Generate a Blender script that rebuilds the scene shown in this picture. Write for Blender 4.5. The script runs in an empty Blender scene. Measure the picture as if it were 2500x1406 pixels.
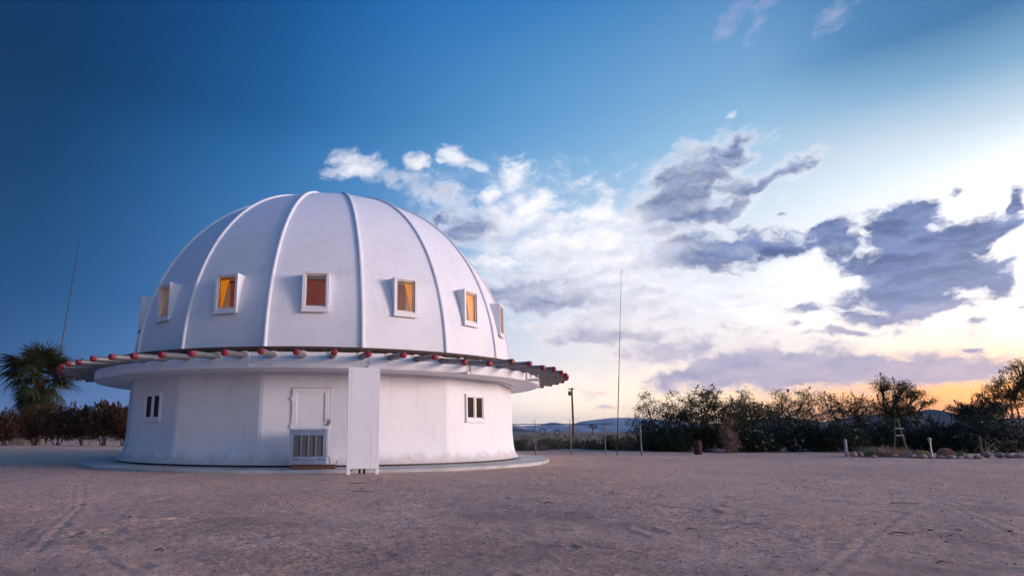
import bpy, math, random
import numpy as np
from math import sin, cos, tan, pi, radians, degrees, atan2, sqrt, hypot
from mathutils import Vector, Matrix

random.seed(7)
RNG = np.random.default_rng(11)
scene = bpy.context.scene
COL = scene.collection

# ------------------------------------------------------------------ camera
F_PX, PITCH, CX, CY = 1503.27, 0.1765, 1044.1, 785.67      # in pixels of a 2500 x 1406 frame
CAM_H = 0.9765
cam_data = bpy.data.cameras.new('camera')
cam_data.sensor_width = 36.0
cam_data.lens = F_PX / 2500 * 36.0
cam_data.shift_x = (1250 - CX) / 2500
cam_data.shift_y = (CY - 703) / 2500
cam_data.clip_start = 0.1
cam_data.clip_end = 60000
cam = bpy.data.objects.new('camera', cam_data)
COL.objects.link(cam)
cam.location = (0, 0, CAM_H)
cam.rotation_euler = (pi / 2 + PITCH, 0, 0)
scene.camera = cam


def ray(px, py):
    u, v = px - CX, -(py - CY)
    c, s = cos(PITCH), sin(PITCH)
    q = Vector((u, F_PX * c - v * s, F_PX * s + v * c))
    return q.normalized()


def at(px, py, Y):
    r = ray(px, py)
    return Vector((r.x * Y / r.y, Y, CAM_H + r.z * Y / r.y))


def gx(px, Y):
    """x on the flat ground for a picture column at depth Y"""
    return at(px, 1100, Y).x


def azel(px, py):
    r = ray(px, py)
    return degrees(atan2(r.x, r.y)), degrees(math.asin(r.z))


# ------------------------------------------------------------------ light and world
SUN_AZ, SUN_EL = 106.0, 8.0            # bearing from +Y towards +X
sun_data = bpy.data.lights.new('sun', 'SUN')
sun_data.energy = 2.7
sun_data.angle = radians(18)
sun_data.color = (1.0, 0.73, 0.70)
sun = bpy.data.objects.new('sun', sun_data)
COL.objects.link(sun)
sd = Vector((sin(radians(SUN_AZ)) * cos(radians(SUN_EL)), cos(radians(SUN_AZ)) * cos(radians(SUN_EL)), sin(radians(SUN_EL))))
sun.rotation_euler = sd.to_track_quat('Z', 'Y').to_euler()
sun.location = sd * 60

vs = scene.view_settings
vs.view_transform = 'Standard'
vs.look = 'None'
vs.exposure = 0.0
vs.gamma = 1.0
vs.use_curve_mapping = False
scene.display_settings.display_device = 'sRGB'
scene.cycles.use_denoising = True
scene.cycles.use_adaptive_sampling = True
scene.cycles.adaptive_threshold = 0.03
scene.cycles.max_bounces = 6
scene.cycles.diffuse_bounces = 3
scene.cycles.glossy_bounces = 3
scene.cycles.transmission_bounces = 4
scene.cycles.transparent_max_bounces = 12
scene.cycles.volume_bounces = 0
scene.cycles.sample_clamp_indirect = 6.0


def lin(c, k=1.0):
    out = []
    for v in c[:3]:
        v = v / 255.0
        out.append(k * (v / 12.92 if v <= 0.04045 else ((v + 0.055) / 1.055) ** 2.4))
    return (out[0], out[1], out[2], 1.0)


class NT:
    """small helper for writing node trees"""

    def __init__(self, tree):
        self.t = tree
        self.n = tree.nodes
        self.l = tree.links

    def node(self, kind, **kw):
        nd = self.n.new(kind)
        for k, v in kw.items():
            setattr(nd, k, v)
        return nd

    def put(self, sock, val):
        if hasattr(val, 'is_linked') or hasattr(val, 'links'):
            self.l.new(val, sock)
        else:
            sock.default_value = val

    def math(self, op, a, b=0.0, c=0.0, clamp=False):
        nd = self.node('ShaderNodeMath', operation=op, use_clamp=clamp)
        for i, v in enumerate((a, b, c)):
            self.put(nd.inputs[i], v)
        return nd.outputs[0]

    def vmath(self, op, a, b=(0, 0, 0), scale=None):
        nd = self.node('ShaderNodeVectorMath', operation=op)
        self.put(nd.inputs[0], a)
        self.put(nd.inputs[1], b)
        if scale is not None:
            self.put(nd.inputs['Scale'], scale)
        return nd.outputs['Value'] if op in ('LENGTH', 'DOT_PRODUCT', 'DISTANCE') else nd.outputs[0]

    def comb(self, x, y, z=0.0):
        nd = self.node('ShaderNodeCombineXYZ')
        for i, v in enumerate((x, y, z)):
            self.put(nd.inputs[i], v)
        return nd.outputs[0]

    def sep(self, v):
        nd = self.node('ShaderNodeSeparateXYZ')
        self.l.new(v, nd.inputs[0])
        return nd.outputs

    def mapr(self, v, a, b, c=0.0, d=1.0, kind='SMOOTHSTEP'):
        nd = self.node('ShaderNodeMapRange', interpolation_type=kind)
        for i, q in enumerate((v, a, b, c, d)):
            self.put(nd.inputs[i], q)
        return nd.outputs[0]

    def mix(self, f, a, b, blend='MIX'):
        nd = self.node('ShaderNodeMix', data_type='RGBA', blend_type=blend)
        self.put(nd.inputs[0], f)
        self.put(nd.inputs[6], a)
        self.put(nd.inputs[7], b)
        return nd.outputs[2]

    def noise(self, v, scale, detail=4.0, rough=0.5, dist=0.0, color=False, dim='3D'):
        nd = self.node('ShaderNodeTexNoise', noise_dimensions=dim)
        if v is not None:
            self.l.new(v, nd.inputs['Vector'])
        nd.inputs['Scale'].default_value = scale
        nd.inputs['Detail'].default_value = detail
        nd.inputs['Roughness'].default_value = rough
        nd.inputs['Distortion'].default_value = dist
        return nd.outputs['Color' if color else 0]

    def ramp(self, f, stops, interp='LINEAR'):
        nd = self.node('ShaderNodeValToRGB')
        r = nd.color_ramp
        r.interpolation = interp
        while len(r.elements) > 1:
            r.elements.remove(r.elements[-1])
        r.elements[0].position = stops[0][0]
        r.elements[0].color = stops[0][1]
        for p, c in stops[1:]:
            e = r.elements.new(p)
            e.color = c
        self.put(nd.inputs[0], f)
        return nd.outputs[0]

    def mapping(self, v, loc=(0, 0, 0), rot=(0, 0, 0), scale=(1, 1, 1), kind='POINT'):
        nd = self.node('ShaderNodeMapping', vector_type=kind)
        self.l.new(v, nd.inputs[0])
        nd.inputs['Location'].default_value = loc
        nd.inputs['Rotation'].default_value = rot
        nd.inputs['Scale'].default_value = scale
        return nd.outputs[0]


world = bpy.data.worlds.new('World')
scene.world = world
world.use_nodes = True
wt = NT(world.node_tree)
wt.n.clear()
direction = wt.node('ShaderNodeTexCoord').outputs['Generated']
dx, dy, dz = wt.sep(direction)
AZ = wt.math('MULTIPLY', wt.math('ARCTAN2', dx, dy), 180 / pi)
EL = wt.math('MULTIPLY', wt.math('ARCSINE', dz), 180 / pi)


GLOW_AZ = 90.0                          # the sunset lies just outside the right edge of the picture
dazr = wt.math('ABSOLUTE', wt.math('SUBTRACT', AZ, GLOW_AZ))
DAZ = wt.math('SUBTRACT', 180.0, wt.math('ABSOLUTE', wt.math('SUBTRACT', 180.0, dazr)))     # 0 at the glow, 180 opposite
azf = wt.math('MULTIPLY', DAZ, 1 / 180)


def azramp(rows):
    # values above one are kept by a common scale, since a ramp holds 0..1
    return wt.vmath('SCALE', wt.ramp(azf, [(a / 180, tuple(v / 8 for v in lin(c, k)[:3]) + (1,)) for a, c, k in rows], 'B_SPLINE'), scale=8.0)


# colour of the clear sky by distance from the glow, at six heights: (degrees from the glow, sRGB, gain)
sky_rows = {
    0: [(0, (255, 190, 110), 4.0), (20, (255, 186, 95), 3.4), (46, (255, 132, 22), 2.1), (58, (255, 172, 84), 1.6), (70, (255, 218, 172), 1.6), (80, (255, 230, 204), 1.5),
        (95, (215, 205, 218), 1), (110, (120, 142, 190), 1), (120, (84, 116, 168), 1), (130, (60, 94, 146), 1), (155, (58, 80, 130), 1), (180, (80, 88, 132), 1)],
    3: [(0, (255, 205, 145), 5.0), (20, (255, 205, 135), 4.0), (46, (255, 160, 38), 1.9), (58, (255, 204, 146), 1.45), (70, (255, 234, 204), 1.45), (80, (253, 238, 222), 1.4),
        (95, (205, 208, 226), 1), (110, (106, 138, 190), 1), (120, (70, 108, 162), 1), (130, (46, 84, 134), 1), (155, (48, 74, 124), 1), (180, (70, 84, 130), 1)],
    6.5: [(0, (255, 228, 200), 6.0), (20, (255, 230, 200), 4.0), (46, (255, 236, 212), 1.25), (58, (255, 246, 234), 1.25), (70, (255, 248, 240), 1.08), (80, (242, 240, 244), 1),
          (95, (172, 198, 230), 1), (110, (86, 130, 186), 1), (120, (56, 102, 158), 1), (130, (26, 70, 118), 1), (155, (30, 66, 116), 1), (180, (60, 84, 134), 1)],
    11: [(0, (255, 236, 222), 6.0), (20, (255, 240, 230), 4.6), (46, (255, 253, 250), 1.7), (58, (255, 254, 252), 1.25), (70, (246, 248, 252), 1.02), (80, (205, 224, 246), 1),
         (95, (122, 168, 218), 1), (110, (64, 116, 176), 1), (120, (36, 88, 142), 1), (130, (18, 62, 108), 1), (155, (22, 60, 108), 1), (180, (52, 84, 136), 1)],
    21: [(0, (252, 248, 250), 2.6), (20, (240, 245, 252), 1.3), (36, (215, 231, 246), 1.0), (46, (205, 226, 242), 1.0), (52, (214, 230, 246), 1.0), (60, (196, 218, 240), 1), (72, (158, 199, 233), 1), (85, (116, 170, 220), 1),
         (100, (66, 128, 190), 1), (112, (40, 100, 158), 1), (124, (8, 54, 98), 1), (155, (16, 58, 106), 1), (180, (46, 84, 140), 1)],
    24.5: [(0, (212, 224, 242), 1.0), (20, (184, 208, 234), 1.0), (36, (142, 182, 214), 1.0), (46, (130, 174, 210), 1.0), (54, (150, 190, 222), 1), (60, (160, 199, 230), 1), (72, (134, 184, 225), 1), (85, (100, 160, 214), 1),
           (100, (54, 120, 184), 1), (112, (31, 92, 149), 1), (124, (6, 51, 94), 1), (155, (14, 56, 103), 1), (180, (42, 82, 138), 1)],
    28: [(0, (160, 190, 224), 1.0), (20, (120, 162, 204), 1.0), (36, (84, 132, 178), 1.0), (46, (70, 122, 170), 1.0), (54, (92, 146, 194), 1), (60, (134, 180, 220), 1), (72, (112, 168, 216), 1), (85, (84, 148, 206), 1),
         (100, (36, 104, 168), 1), (112, (20, 77, 132), 1), (124, (5, 48, 90), 1), (155, (12, 54, 100), 1), (180, (38, 80, 136), 1)],
    37: [(0, (110, 154, 204), 1), (20, (86, 134, 186), 1), (46, (60, 114, 166), 1), (58, (74, 132, 190), 1), (72, (64, 132, 196), 1), (90, (42, 116, 184), 1), (105, (15, 80, 145), 1),
         (124, (2, 42, 84), 1), (155, (14, 64, 120), 1), (180, (36, 88, 152), 1)],
}
levels = sorted(sky_rows)
col = azramp(sky_rows[0])
for e0, e1 in zip(levels, levels[1:]):
    col = wt.mix(wt.mapr(EL, e0, e1, kind='LINEAR'), col, azramp(sky_rows[e1]))
col = wt.mix(wt.mapr(EL, 37, 80), col, lin((54, 124, 208)))
nish = wt.node('ShaderNodeTexSky', sky_type='NISHITA', sun_disc=False)
nish.sun_elevation = radians(SUN_EL)
nish.sun_rotation = radians(SUN_AZ)
col = wt.mix(1.0, col, wt.vmath('SCALE', nish.outputs[0], scale=0.0015), 'ADD')

# clouds: (x, y, half width, half height, turn, strength, darkness) read off the photograph, kept as bearings and heights
CLOUDS = [
    (870, 398, 66, 31, 5, 1.0, .2), (1018, 402, 30, 24, 0, .98, .1), (1110, 392, 44, 23, -15, 1.0, .1), (1160, 412, 32, 18, -20, .95, .15),
    (1270, 425, 46, 40, -30, 1.05, .05), (960, 435, 66, 24, -10, .62, .5), (1060, 468, 105, 30, -14, .72, .55), (1190, 480, 30, 19, 20, 1.0, .0),
    (1130, 552, 130, 36, -4, .95, .85), (1310, 498, 58, 32, 0, 1.1, -.05), (1220, 522, 38, 22, 0, 1.0, .0), (1470, 515, 44, 30, -20, 1.0, .0),
    (1400, 590, 190, 70, -8, 1.0, .12), (1205, 640, 60, 42, -10, 1.0, .08), (1510, 640, 90, 100, 0, 1.2, -.05), (1300, 715, 190, 46, -3, 1.1, .8),
    (1460, 735, 120, 26, 3, .6, .7), (1420, 660, 220, 90, -5, .8, .22), (1570, 750, 110, 80, 0, 1.0, .05), (1420, 790, 170, 30, 3, .8, .25),
    (1480, 822, 150, 18, 2, .8, .55), (1330, 830, 60, 10, 4, .5, .55),
    (1720, 405, 135, 48, 10, 1.15, .72), (1900, 432, 95, 24, 22, 1.05, .8), (1650, 498, 120, 52, 4, 1.2, .78), (1740, 522, 130, 20, 4, .9, .75),
    (1790, 470, 90, 30, 20, .8, .6), (1720, 612, 180, 44, 3, 1.2, .85), (1900, 602, 130, 30, 4, 1.1, .9), (1620, 570, 80, 30, 0, .7, .6),
    (2050, 575, 60, 50, 0, 1.25, .85), (2210, 550, 100, 60, 8, 1.35, 1.0), (2330, 585, 140, 48, 6, 1.3, 1.0), (2450, 560, 90, 24, 14, 1.15, 1.0),
    (2190, 640, 150, 52, 0, 1.3, .95), (2200, 720, 140, 50, -4, 1.2, .92), (2350, 680, 130, 40, 10, 1.15, .95), (2430, 695, 52, 28, 5, 1.2, 1.0),
    (2130, 772, 100, 22, -6, 1.1, .9), (2260, 760, 120, 18, 6, .9, .85), (1970, 748, 46, 13, 5, 1.0, .8), (1940, 793, 26, 12, 0, .9, .7),
    (2345, 466, 22, 13, 15, .95, .7), (1917, 533, 18, 11, 0, .85, .7), (2496, 500, 20, 36, 0, 1.0, .9), (2060, 812, 130, 8, -4, .9, .7),
    (2375, 846, 42, 8, 2, .95, .75), (2385, 778, 38, 9, 12, .8, .6), (2480, 742, 30, 6, 12, .8, .7),
    (1560, 828, 130, 18, 2, .9, .6), (1640, 862, 150, 34, 5, 1.0, .5), (1540, 870, 70, 20, 0, .7, .4), (1860, 885, 200, 38, 4, 1.1, .5),
    (1980, 912, 360, 34, 2, 1.3, .66), (1740, 915, 150, 20, 3, 1.1, .75), (2240, 900, 220, 40, 3, 1.3, .5), (1880, 850, 60, 26, 10, .8, .35),
    (1830, 930, 220, 18, 0, .9, .6), (2360, 905, 80, 30, 0, 1.0, .3),
    (1800, 35, 62, 24, 30, .8, .18), (1850, 72, 44, 15, 38, .75, .18), (1880, 12, 50, 16, 20, .7, .2), (2050, 25, 66, 26, 28, .8, .2),
    (1788, 284, 16, 9, 15, .55, .1), (1690, 350, 40, 18, 0, .5, .3), (1600, 745, 60, 10, 10, .5, .5),
    (1750, 800, 480, 130, 0, .34, .45), (1420, 490, 330, 110, -8, .30, .05), (1330, 690, 200, 130, 0, .30, .2), (2250, 830, 250, 90, 0, .28, .5),
    (1440, 957, 40, 12, 4, .62, .5), (1380, 950, 30, 8, 0, .5, .4), (1490, 985, 50, 4, 0, .6, .5), (1700, 940, 60, 14, 0, .6, .3),
]
Q = wt.comb(wt.math('MULTIPLY', AZ, .1), wt.math('MULTIPLY', EL, .1))
w1 = wt.vmath('SUBTRACT', wt.noise(Q, 1.6, 3, .5, color=True), (.5, .5, .5))
w2 = wt.vmath('SUBTRACT', wt.noise(Q, 6.0, 4, .55, color=True), (.5, .5, .5))
QW = wt.vmath('ADD', Q, wt.vmath('ADD', wt.vmath('SCALE', w1, scale=.22), wt.vmath('SCALE', w2, scale=.13)))
csum, dsum, cmax = 0.0, 0.0, 0.0
for x, y, rx, ry, rot, amp, dark in CLOUDS:
    a, e = azel(x, y)
    a1, e1 = azel(x + 10, y)
    a2, e2 = azel(x, y + 10)
    kx = hypot(a1 - a, e1 - e) / 100 * 1.55
    ky = hypot(a2 - a, e2 - e) / 100 * 1.75
    m = wt.mapping(QW, (a / 10, e / 10, 0), (0, 0, radians(rot)), (rx * kx, ry * ky, 1), 'TEXTURE')
    g = wt.node('ShaderNodeTexGradient', gradient_type='SPHERICAL')
    wt.l.new(m, g.inputs[0])
    b = g.outputs[1]
    csum = wt.math('MULTIPLY_ADD', b, amp, csum)
    dsum = wt.math('MULTIPLY_ADD', b, amp * dark, dsum)
    cmax = wt.math('MAXIMUM', wt.math('MULTIPLY', b, amp), cmax)
QS = wt.mapping(QW, scale=(1.0, 1.9, 1))
n_a = wt.noise(QS, 3.4, 8, .60)
n_f = wt.noise(wt.mapping(QW, scale=(1.0, 1.5, 1)), 13.0, 4, .6)
n_s = wt.noise(wt.mapping(QW, scale=(1.0, 2.4, 1)), 3.0, 5, .55)
n_t = wt.noise(wt.mapping(QW, loc=(.06, -.16, 0), scale=(1.0, 2.4, 1)), 3.0, 5, .55)
cov = wt.math('ADD', wt.math('MULTIPLY', cmax, .78), wt.math('ADD', wt.math('MULTIPLY', wt.math('MINIMUM', csum, 2.0), .10), wt.math('MULTIPLY', wt.math('MINIMUM', dsum, 2.0), .20)))
field = wt.math('ADD', cov, wt.math('MULTIPLY', wt.math('SUBTRACT', n_a, .5), 2.0))
field = wt.math('ADD', field, wt.math('MULTIPLY', wt.math('SUBTRACT', n_f, .5), .34))
gate = wt.mapr(cmax, .03, .22)
dens = wt.math('MULTIPLY', wt.mapr(field, .08, .90), gate)
thick = wt.mapr(field, .30, .90)
ratio = wt.math('DIVIDE', dsum, wt.math('MAXIMUM', csum, .05))
relief = wt.math('ADD', wt.math('MULTIPLY', wt.math('SUBTRACT', n_t, n_s), 2.3), wt.math('MULTIPLY', wt.math('SUBTRACT', n_f, .5), -.5))
dk = wt.math('ADD', wt.math('MULTIPLY', ratio, wt.math('MULTIPLY_ADD', thick, 1.0, .16)), wt.math('MULTIPLY', relief, wt.math('MULTIPLY_ADD', ratio, -.04, .32)), clamp=True)
low = wt.mapr(EL, 3.0, 14.0)
high = wt.mapr(EL, 24, 34)
bright = wt.mix(low, lin((250, 226, 224), 1.05), lin((252, 250, 255), 1.12))
bright = wt.mix(high, bright, lin((168, 176, 222)))
vary = wt.mapr(wt.noise(wt.mapping(QW, scale=(1.0, 3.4, 1)), 2.4, 5, .6), .36, .66)
darkc = wt.mix(low, lin((152, 155, 200)), wt.mix(vary, lin((60, 88, 146)), lin((114, 136, 190))))
cloud = wt.mix(dk, bright, darkc)
# thin veil of high white cloud between the heaps
veil = 0.0
for x, y, rx, ry in ((1380, 640, 330, 190), (1700, 700, 420, 190), (1650, 860, 420, 90), (1230, 520, 230, 110)):
    a, e = azel(x, y)
    a1, e1 = azel(x + 10, y)
    k1 = hypot(a1 - a, e1 - e) / 100
    g = wt.node('ShaderNodeTexGradient', gradient_type='QUADRATIC_SPHERE')
    wt.l.new(wt.mapping(QW, (a / 10, e / 10, 0), (0, 0, 0), (rx * k1 * 1.5, ry * k1 * 1.5, 1), 'TEXTURE'), g.inputs[0])
    veil = wt.math('MAXIMUM', g.outputs[1], veil)
veil = wt.math('MULTIPLY', wt.math('MULTIPLY', veil, wt.mapr(n_s, .30, .62)), .85)
col = wt.mix(veil, col, wt.mix(low, lin((236, 226, 236)), lin((226, 230, 248))))
sky = wt.mix(wt.math('MULTIPLY', dens, wt.math('MULTIPLY_ADD', high, -.35, .92)), col, cloud)
# below the horizon
sky = wt.mix(wt.mapr(EL, -6, -1), lin((70, 60, 66)), sky)
bg = wt.node('ShaderNodeBackground')
wt.l.new(sky, bg.inputs[0])
bg.inputs[1].default_value = 1.0
wo = wt.node('ShaderNodeOutputWorld')
wt.l.new(bg.outputs[0], wo.inputs[0])
world.cycles.sampling_method = 'MANUAL'
world.cycles.sample_map_resolution = 512


# ------------------------------------------------------------------ materials
def principled(name, color, rough=0.7, metal=0.0, spec=0.4):
    m = bpy.data.materials.new(name)
    m.use_nodes = True
    t = NT(m.node_tree)
    b = t.n['Principled BSDF']
    b.inputs['Base Color'].default_value = (*color[:3], 1)
    b.inputs['Roughness'].default_value = rough
    b.inputs['Metallic'].default_value = metal
    b.inputs['Specular IOR Level'].default_value = spec
    return m, t, b


def bump(t, b, height, strength=0.3, dist=0.02):
    nd = t.node('ShaderNodeBump')
    nd.inputs['Strength'].default_value = strength
    nd.inputs['Distance'].default_value = dist
    t.l.new(height, nd.inputs['Height'])
    t.l.new(nd.outputs[0], b.inputs['Normal'])
    return nd


def noisy(name, c1, c2, scale=4.0, rough=0.7, metal=0.0, detail=5, bscale=40, bstr=0.2, bdist=0.01, lo=.35, hi=.65, coords='Object', stretch=(1, 1, 1), spec=.35):
    m, t, b = principled(name, c1, rough, metal, spec)
    tc = t.mapping(t.node('ShaderNodeTexCoord').outputs[coords], scale=stretch)
    n = t.noise(tc, scale, detail, .6)
    t.l.new(t.mix(t.mapr(n, lo, hi), (*c1, 1), (*c2, 1)), b.inputs['Base Color'])
    if bstr:
        bump(t, b, t.noise(tc, bscale, 4, .6), bstr, bdist)
    return m


M = {}


def white_paint(name, base=(.80, .80, .79), soil=(.66, .64, .61), bscale=55, bstr=.35, wear=1.0, grain=(7, 7, .5), splash=False, seams=0):
    m, t, b = principled(name, base, .62, 0, .35)
    geo = t.node('ShaderNodeTexCoord').outputs['Object']
    big = t.noise(geo, .8, 6, .62)
    streak = t.noise(t.mapping(geo, scale=grain), 1.0, 6, .68)
    spots = t.noise(geo, 8, 5, .65)
    scuff = t.noise(t.mapping(geo, scale=(.8, .8, 5)), 1.3, 7, .72)
    f = t.math('ADD', t.math('MULTIPLY', t.mapr(big, .46, .72), .40 * wear), t.math('MULTIPLY', t.mapr(streak, .50, .78), .55 * wear), clamp=True)
    f = t.math('ADD', f, t.math('MULTIPLY', t.mapr(spots, .63, .72), .45 * wear), clamp=True)
    f = t.math('ADD', f, t.math('MULTIPLY', t.mapr(scuff, .64, .70), .5 * wear), clamp=True)
    cc = t.mix(f, (*base, 1), (*soil, 1))
    zc = t.sep(geo)[2]
    if splash:
        edge = t.math('MULTIPLY_ADD', t.noise(t.mapping(geo, scale=(3, 3, .6)), 1.0, 6, .7), .75, -.22)
        cc = t.mix(t.math('MULTIPLY', t.mapr(t.math('SUBTRACT', zc, edge), .28, -.02), .55), cc, (.44, .36, .30, 1))
    seam = 0.0
    if seams:
        fr_ = t.math('ABSOLUTE', t.math('SUBTRACT', t.math('FRACT', t.math('DIVIDE', t.math('ADD', zc, t.math('MULTIPLY', t.noise(geo, .6, 2, .5), .05)), seams)), .5))
        seam = t.math('MULTIPLY', t.mapr(fr_, .014, .004), t.mapr(t.noise(geo, 1.1, 4, .6), .44, .60))
        cc = t.mix(t.math('MULTIPLY', seam, .35), cc, (.42, .42, .45, 1))
    t.l.new(cc, b.inputs['Base Color'])
    h = t.math('ADD', t.noise(geo, bscale, 5, .65), t.math('MULTIPLY', t.noise(geo, 1.4, 4, .55), 2.4))
    h = t.math('ADD', h, t.math('MULTIPLY', scuff, 1.2))
    bump(t, b, h, bstr, .016)
    return m


M['stucco'] = white_paint('white_stucco', (.73, .755, .82), (.60, .60, .63), splash=True)
M['dome'] = white_paint('white_dome_paint', (.73, .76, .835), (.62, .625, .66), 30, .42, 1.0, seams=1.22)
M['trim'] = white_paint('white_trim', (.75, .765, .81), (.62, .61, .62), 30, .15)
M['board'] = white_paint('white_board_paint', (.76, .78, .84), (.64, .65, .69), 20, .2, 1.2, (9, 9, .25))
M['dim_white'] = noisy('shaded_white_paint', (.42, .44, .48), (.30, .31, .33), 6, .8, bstr=.2)  # white paint darkened so post and crossboards carry their shade in the colour
M['gap'] = noisy('shadowy_joint', (.20, .18, .18), (.14, .12, .12), 6, .9, bstr=0)
M['pipe'] = noisy('weathered_aluminium', (.25, .25, .26), (.18, .178, .185), 6, .5, .5, bscale=25, bstr=.15)
M['red'] = noisy('faded_red_cap', (.30, .024, .042), (.20, .020, .032), 8, .55, 0, bscale=40, bstr=.1)
M['collar'] = noisy('collar_grey_white', (.68, .66, .63), (.52, .50, .47), 9, .6)
M['roof'] = noisy('brown_roof_felt', (.045, .03, .026), (.08, .055, .045), 5, .8)
M['concrete'] = noisy('painted_concrete', (.50, .50, .50), (.38, .37, .36), 1.2, .85, bscale=18, bstr=.3)
M['wood_in'] = noisy('redwood_ceiling', (.13, .020, .013), (.070, .012, .009), 1.2, .55, stretch=(9, 9, .8), bstr=.1)
M['curtain'] = None
M['dark'] = noisy('dark_metal', (.03, .03, .033), (.05, .045, .045), 8, .5)
M['rustwood'] = noisy('old_brown_timber', (.085, .042, .03), (.14, .075, .055), 3, .85, stretch=(1, 8, 8), bscale=25, bstr=.4)
M['fencepost'] = noisy('dull_grey_post', (.13, .14, .16), (.09, .095, .11), 5, .6, .3, bstr=.05)
M['galv'] = noisy('galvanised_steel', (.36, .37, .38), (.26, .27, .28), 5, .45, .6, bstr=.05)
M['cooler'] = noisy('cooler_enamel', (.25, .33, .46), (.20, .26, .36), 3, .5, bscale=10, bstr=.05)
M['louver'] = noisy('cooler_louver', (.18, .185, .19), (.13, .13, .135), 9, .55)
M['black'] = noisy('black_void', (.012, .012, .014), (.018, .017, .018), 4, .8, bstr=0)
M['skylight'] = noisy('blue_skylight', (.10, .28, .40), (.16, .36, .46), 4, .25, bstr=0)

m, t, b = principled('yellow_curtain', (.85, .42, .015), .8)
tr = t.node('ShaderNodeBsdfTranslucent')
tr.inputs[0].default_value = (.9, .43, .015, 1)
mx = t.node('ShaderNodeMixShader')
mx.inputs[0].default_value = .6
t.l.new(b.outputs[0], mx.inputs[1])
t.l.new(tr.outputs[0], mx.inputs[2])
t.l.new(mx.outputs[0], t.n['Material Output'].inputs[0])
M['curtain'] = m

m, t, b = principled('window_glass', (1, 1, 1), .02)
tb = t.node('ShaderNodeBsdfTransparent')
tb.inputs[0].default_value = (.95, .95, .95, 1)
gl = t.node('ShaderNodeBsdfGlossy')
gl.inputs['Roughness'].default_value = .015
gl.inputs[0].default_value = (.9, .9, .9, 1)
fr = t.node('ShaderNodeFresnel')
fr.inputs[0].default_value = 1.55
mx = t.node('ShaderNodeMixShader')
t.l.new(t.math('MULTIPLY', fr.outputs[0], .8, clamp=True), mx.inputs[0])
t.l.new(tb.outputs[0], mx.inputs[1])
t.l.new(gl.outputs[0], mx.inputs[2])
t.l.new(mx.outputs[0], t.n['Material Output'].inputs[0])
M['glass'] = m
m, t, b = principled('dark_glass', (.010, .010, .014), .06, 0, .07)
M['darkglass'] = m


def leafmat(name, c1, c2, c3=None, rough=.65, trans=.13):
    m, t, b = principled(name, c1, rough, 0, .25)
    rnd = t.node('ShaderNodeNewGeometry').outputs['Random Per Island']
    pos = t.node('ShaderNodeTexCoord').outputs['Object']
    n = t.noise(pos, 1.3, 3, .6)
    c = t.mix(rnd, (*c1, 1), (*c2, 1))
    if c3:
        c = t.mix(t.mapr(n, .5, .7), c, (*c3, 1))
    t.l.new(c, b.inputs['Base Color'])
    tl = t.node('ShaderNodeBsdfTranslucent')
    t.l.new(c, tl.inputs[0])
    mx = t.node('ShaderNodeMixShader')
    mx.inputs[0].default_value = trans
    t.l.new(b.outputs[0], mx.inputs[1])
    t.l.new(tl.outputs[0], mx.inputs[2])
    t.l.new(mx.outputs[0], t.n['Material Output'].inputs[0])
    return m


M['bark'] = noisy('grey_brown_bark', (.075, .055, .045), (.12, .09, .075), 6, .9, bscale=20, bstr=.5, stretch=(1, 1, .3))
M['leaf_tamarisk'] = leafmat('tamarisk_leaves', (.027, .027, .015), (.042, .037, .022), (.032, .026, .020))
M['leaf_mesquite'] = leafmat('mesquite_leaves', (.021, .028, .010), (.036, .042, .016))
M['leaf_dark'] = leafmat('oleander_leaves', (.011, .020, .011), (.019, .031, .016), None, .45, .15)
M['leaf_brown'] = leafmat('autumn_vine_leaves', (.050, .026, .015), (.092, .043, .022), (.034, .028, .016))
M['leaf_scrub'] = leafmat('creosote_leaves', (.085, .085, .040), (.12, .11, .06), (.10, .085, .055))
M['leaf_green'] = leafmat('pale_green_leaves', (.09, .11, .05), (.13, .15, .07))
M['leaf_far'] = leafmat('far_scrub_leaves', (.16, .145, .10), (.20, .17, .125))
M['leaf_dry'] = leafmat('dry_brush', (.20, .14, .11), (.28, .19, .15))
M['leaf_grass'] = leafmat('dry_pink_grass', (.36, .25, .17), (.42, .27, .20))
M['leaf_palm'] = leafmat('palm_frond', (.024, .034, .014), (.042, .050, .024), None, .5, .12)
M['leaf_grey'] = leafmat('grey_green_agave', (.12, .16, .09), (.17, .20, .11))
M['flower'] = noisy('white_flower', (.62, .60, .58), (.5, .5, .48), 5, .7, bstr=0)
M['rock'] = noisy('pink_granite', (.42, .29, .23), (.28, .20, .165), 3, .9, bscale=14, bstr=.5, bdist=.03)
M['cactus_y'] = noisy('yellow_barrel_cactus', (.40, .27, .06), (.22, .17, .05), 12, .8, bscale=40, bstr=.6)
M['cactus_r'] = noisy('red_barrel_cactus', (.40, .17, .10), (.25, .12, .07), 12, .8, bscale=40, bstr=.6)
M['rust'] = noisy('rusty_drum', (.045, .018, .014), (.028, .014, .012), 5, .85, bstr=.2)
M['pole'] = noisy('creosoted_pole', (.16, .075, .04), (.10, .05, .03), 3, .85, stretch=(6, 6, .5), bstr=.3)
M['stone'] = noisy('grey_tan_stone', (.26, .22, .18), (.18, .15, .13), 3, .9, bstr=.4)
M['weatherwood'] = noisy('weathered_grey_wood', (.13, .11, .095), (.085, .072, .062), 4, .85, stretch=(6, 6, .6), bstr=.3)


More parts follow.
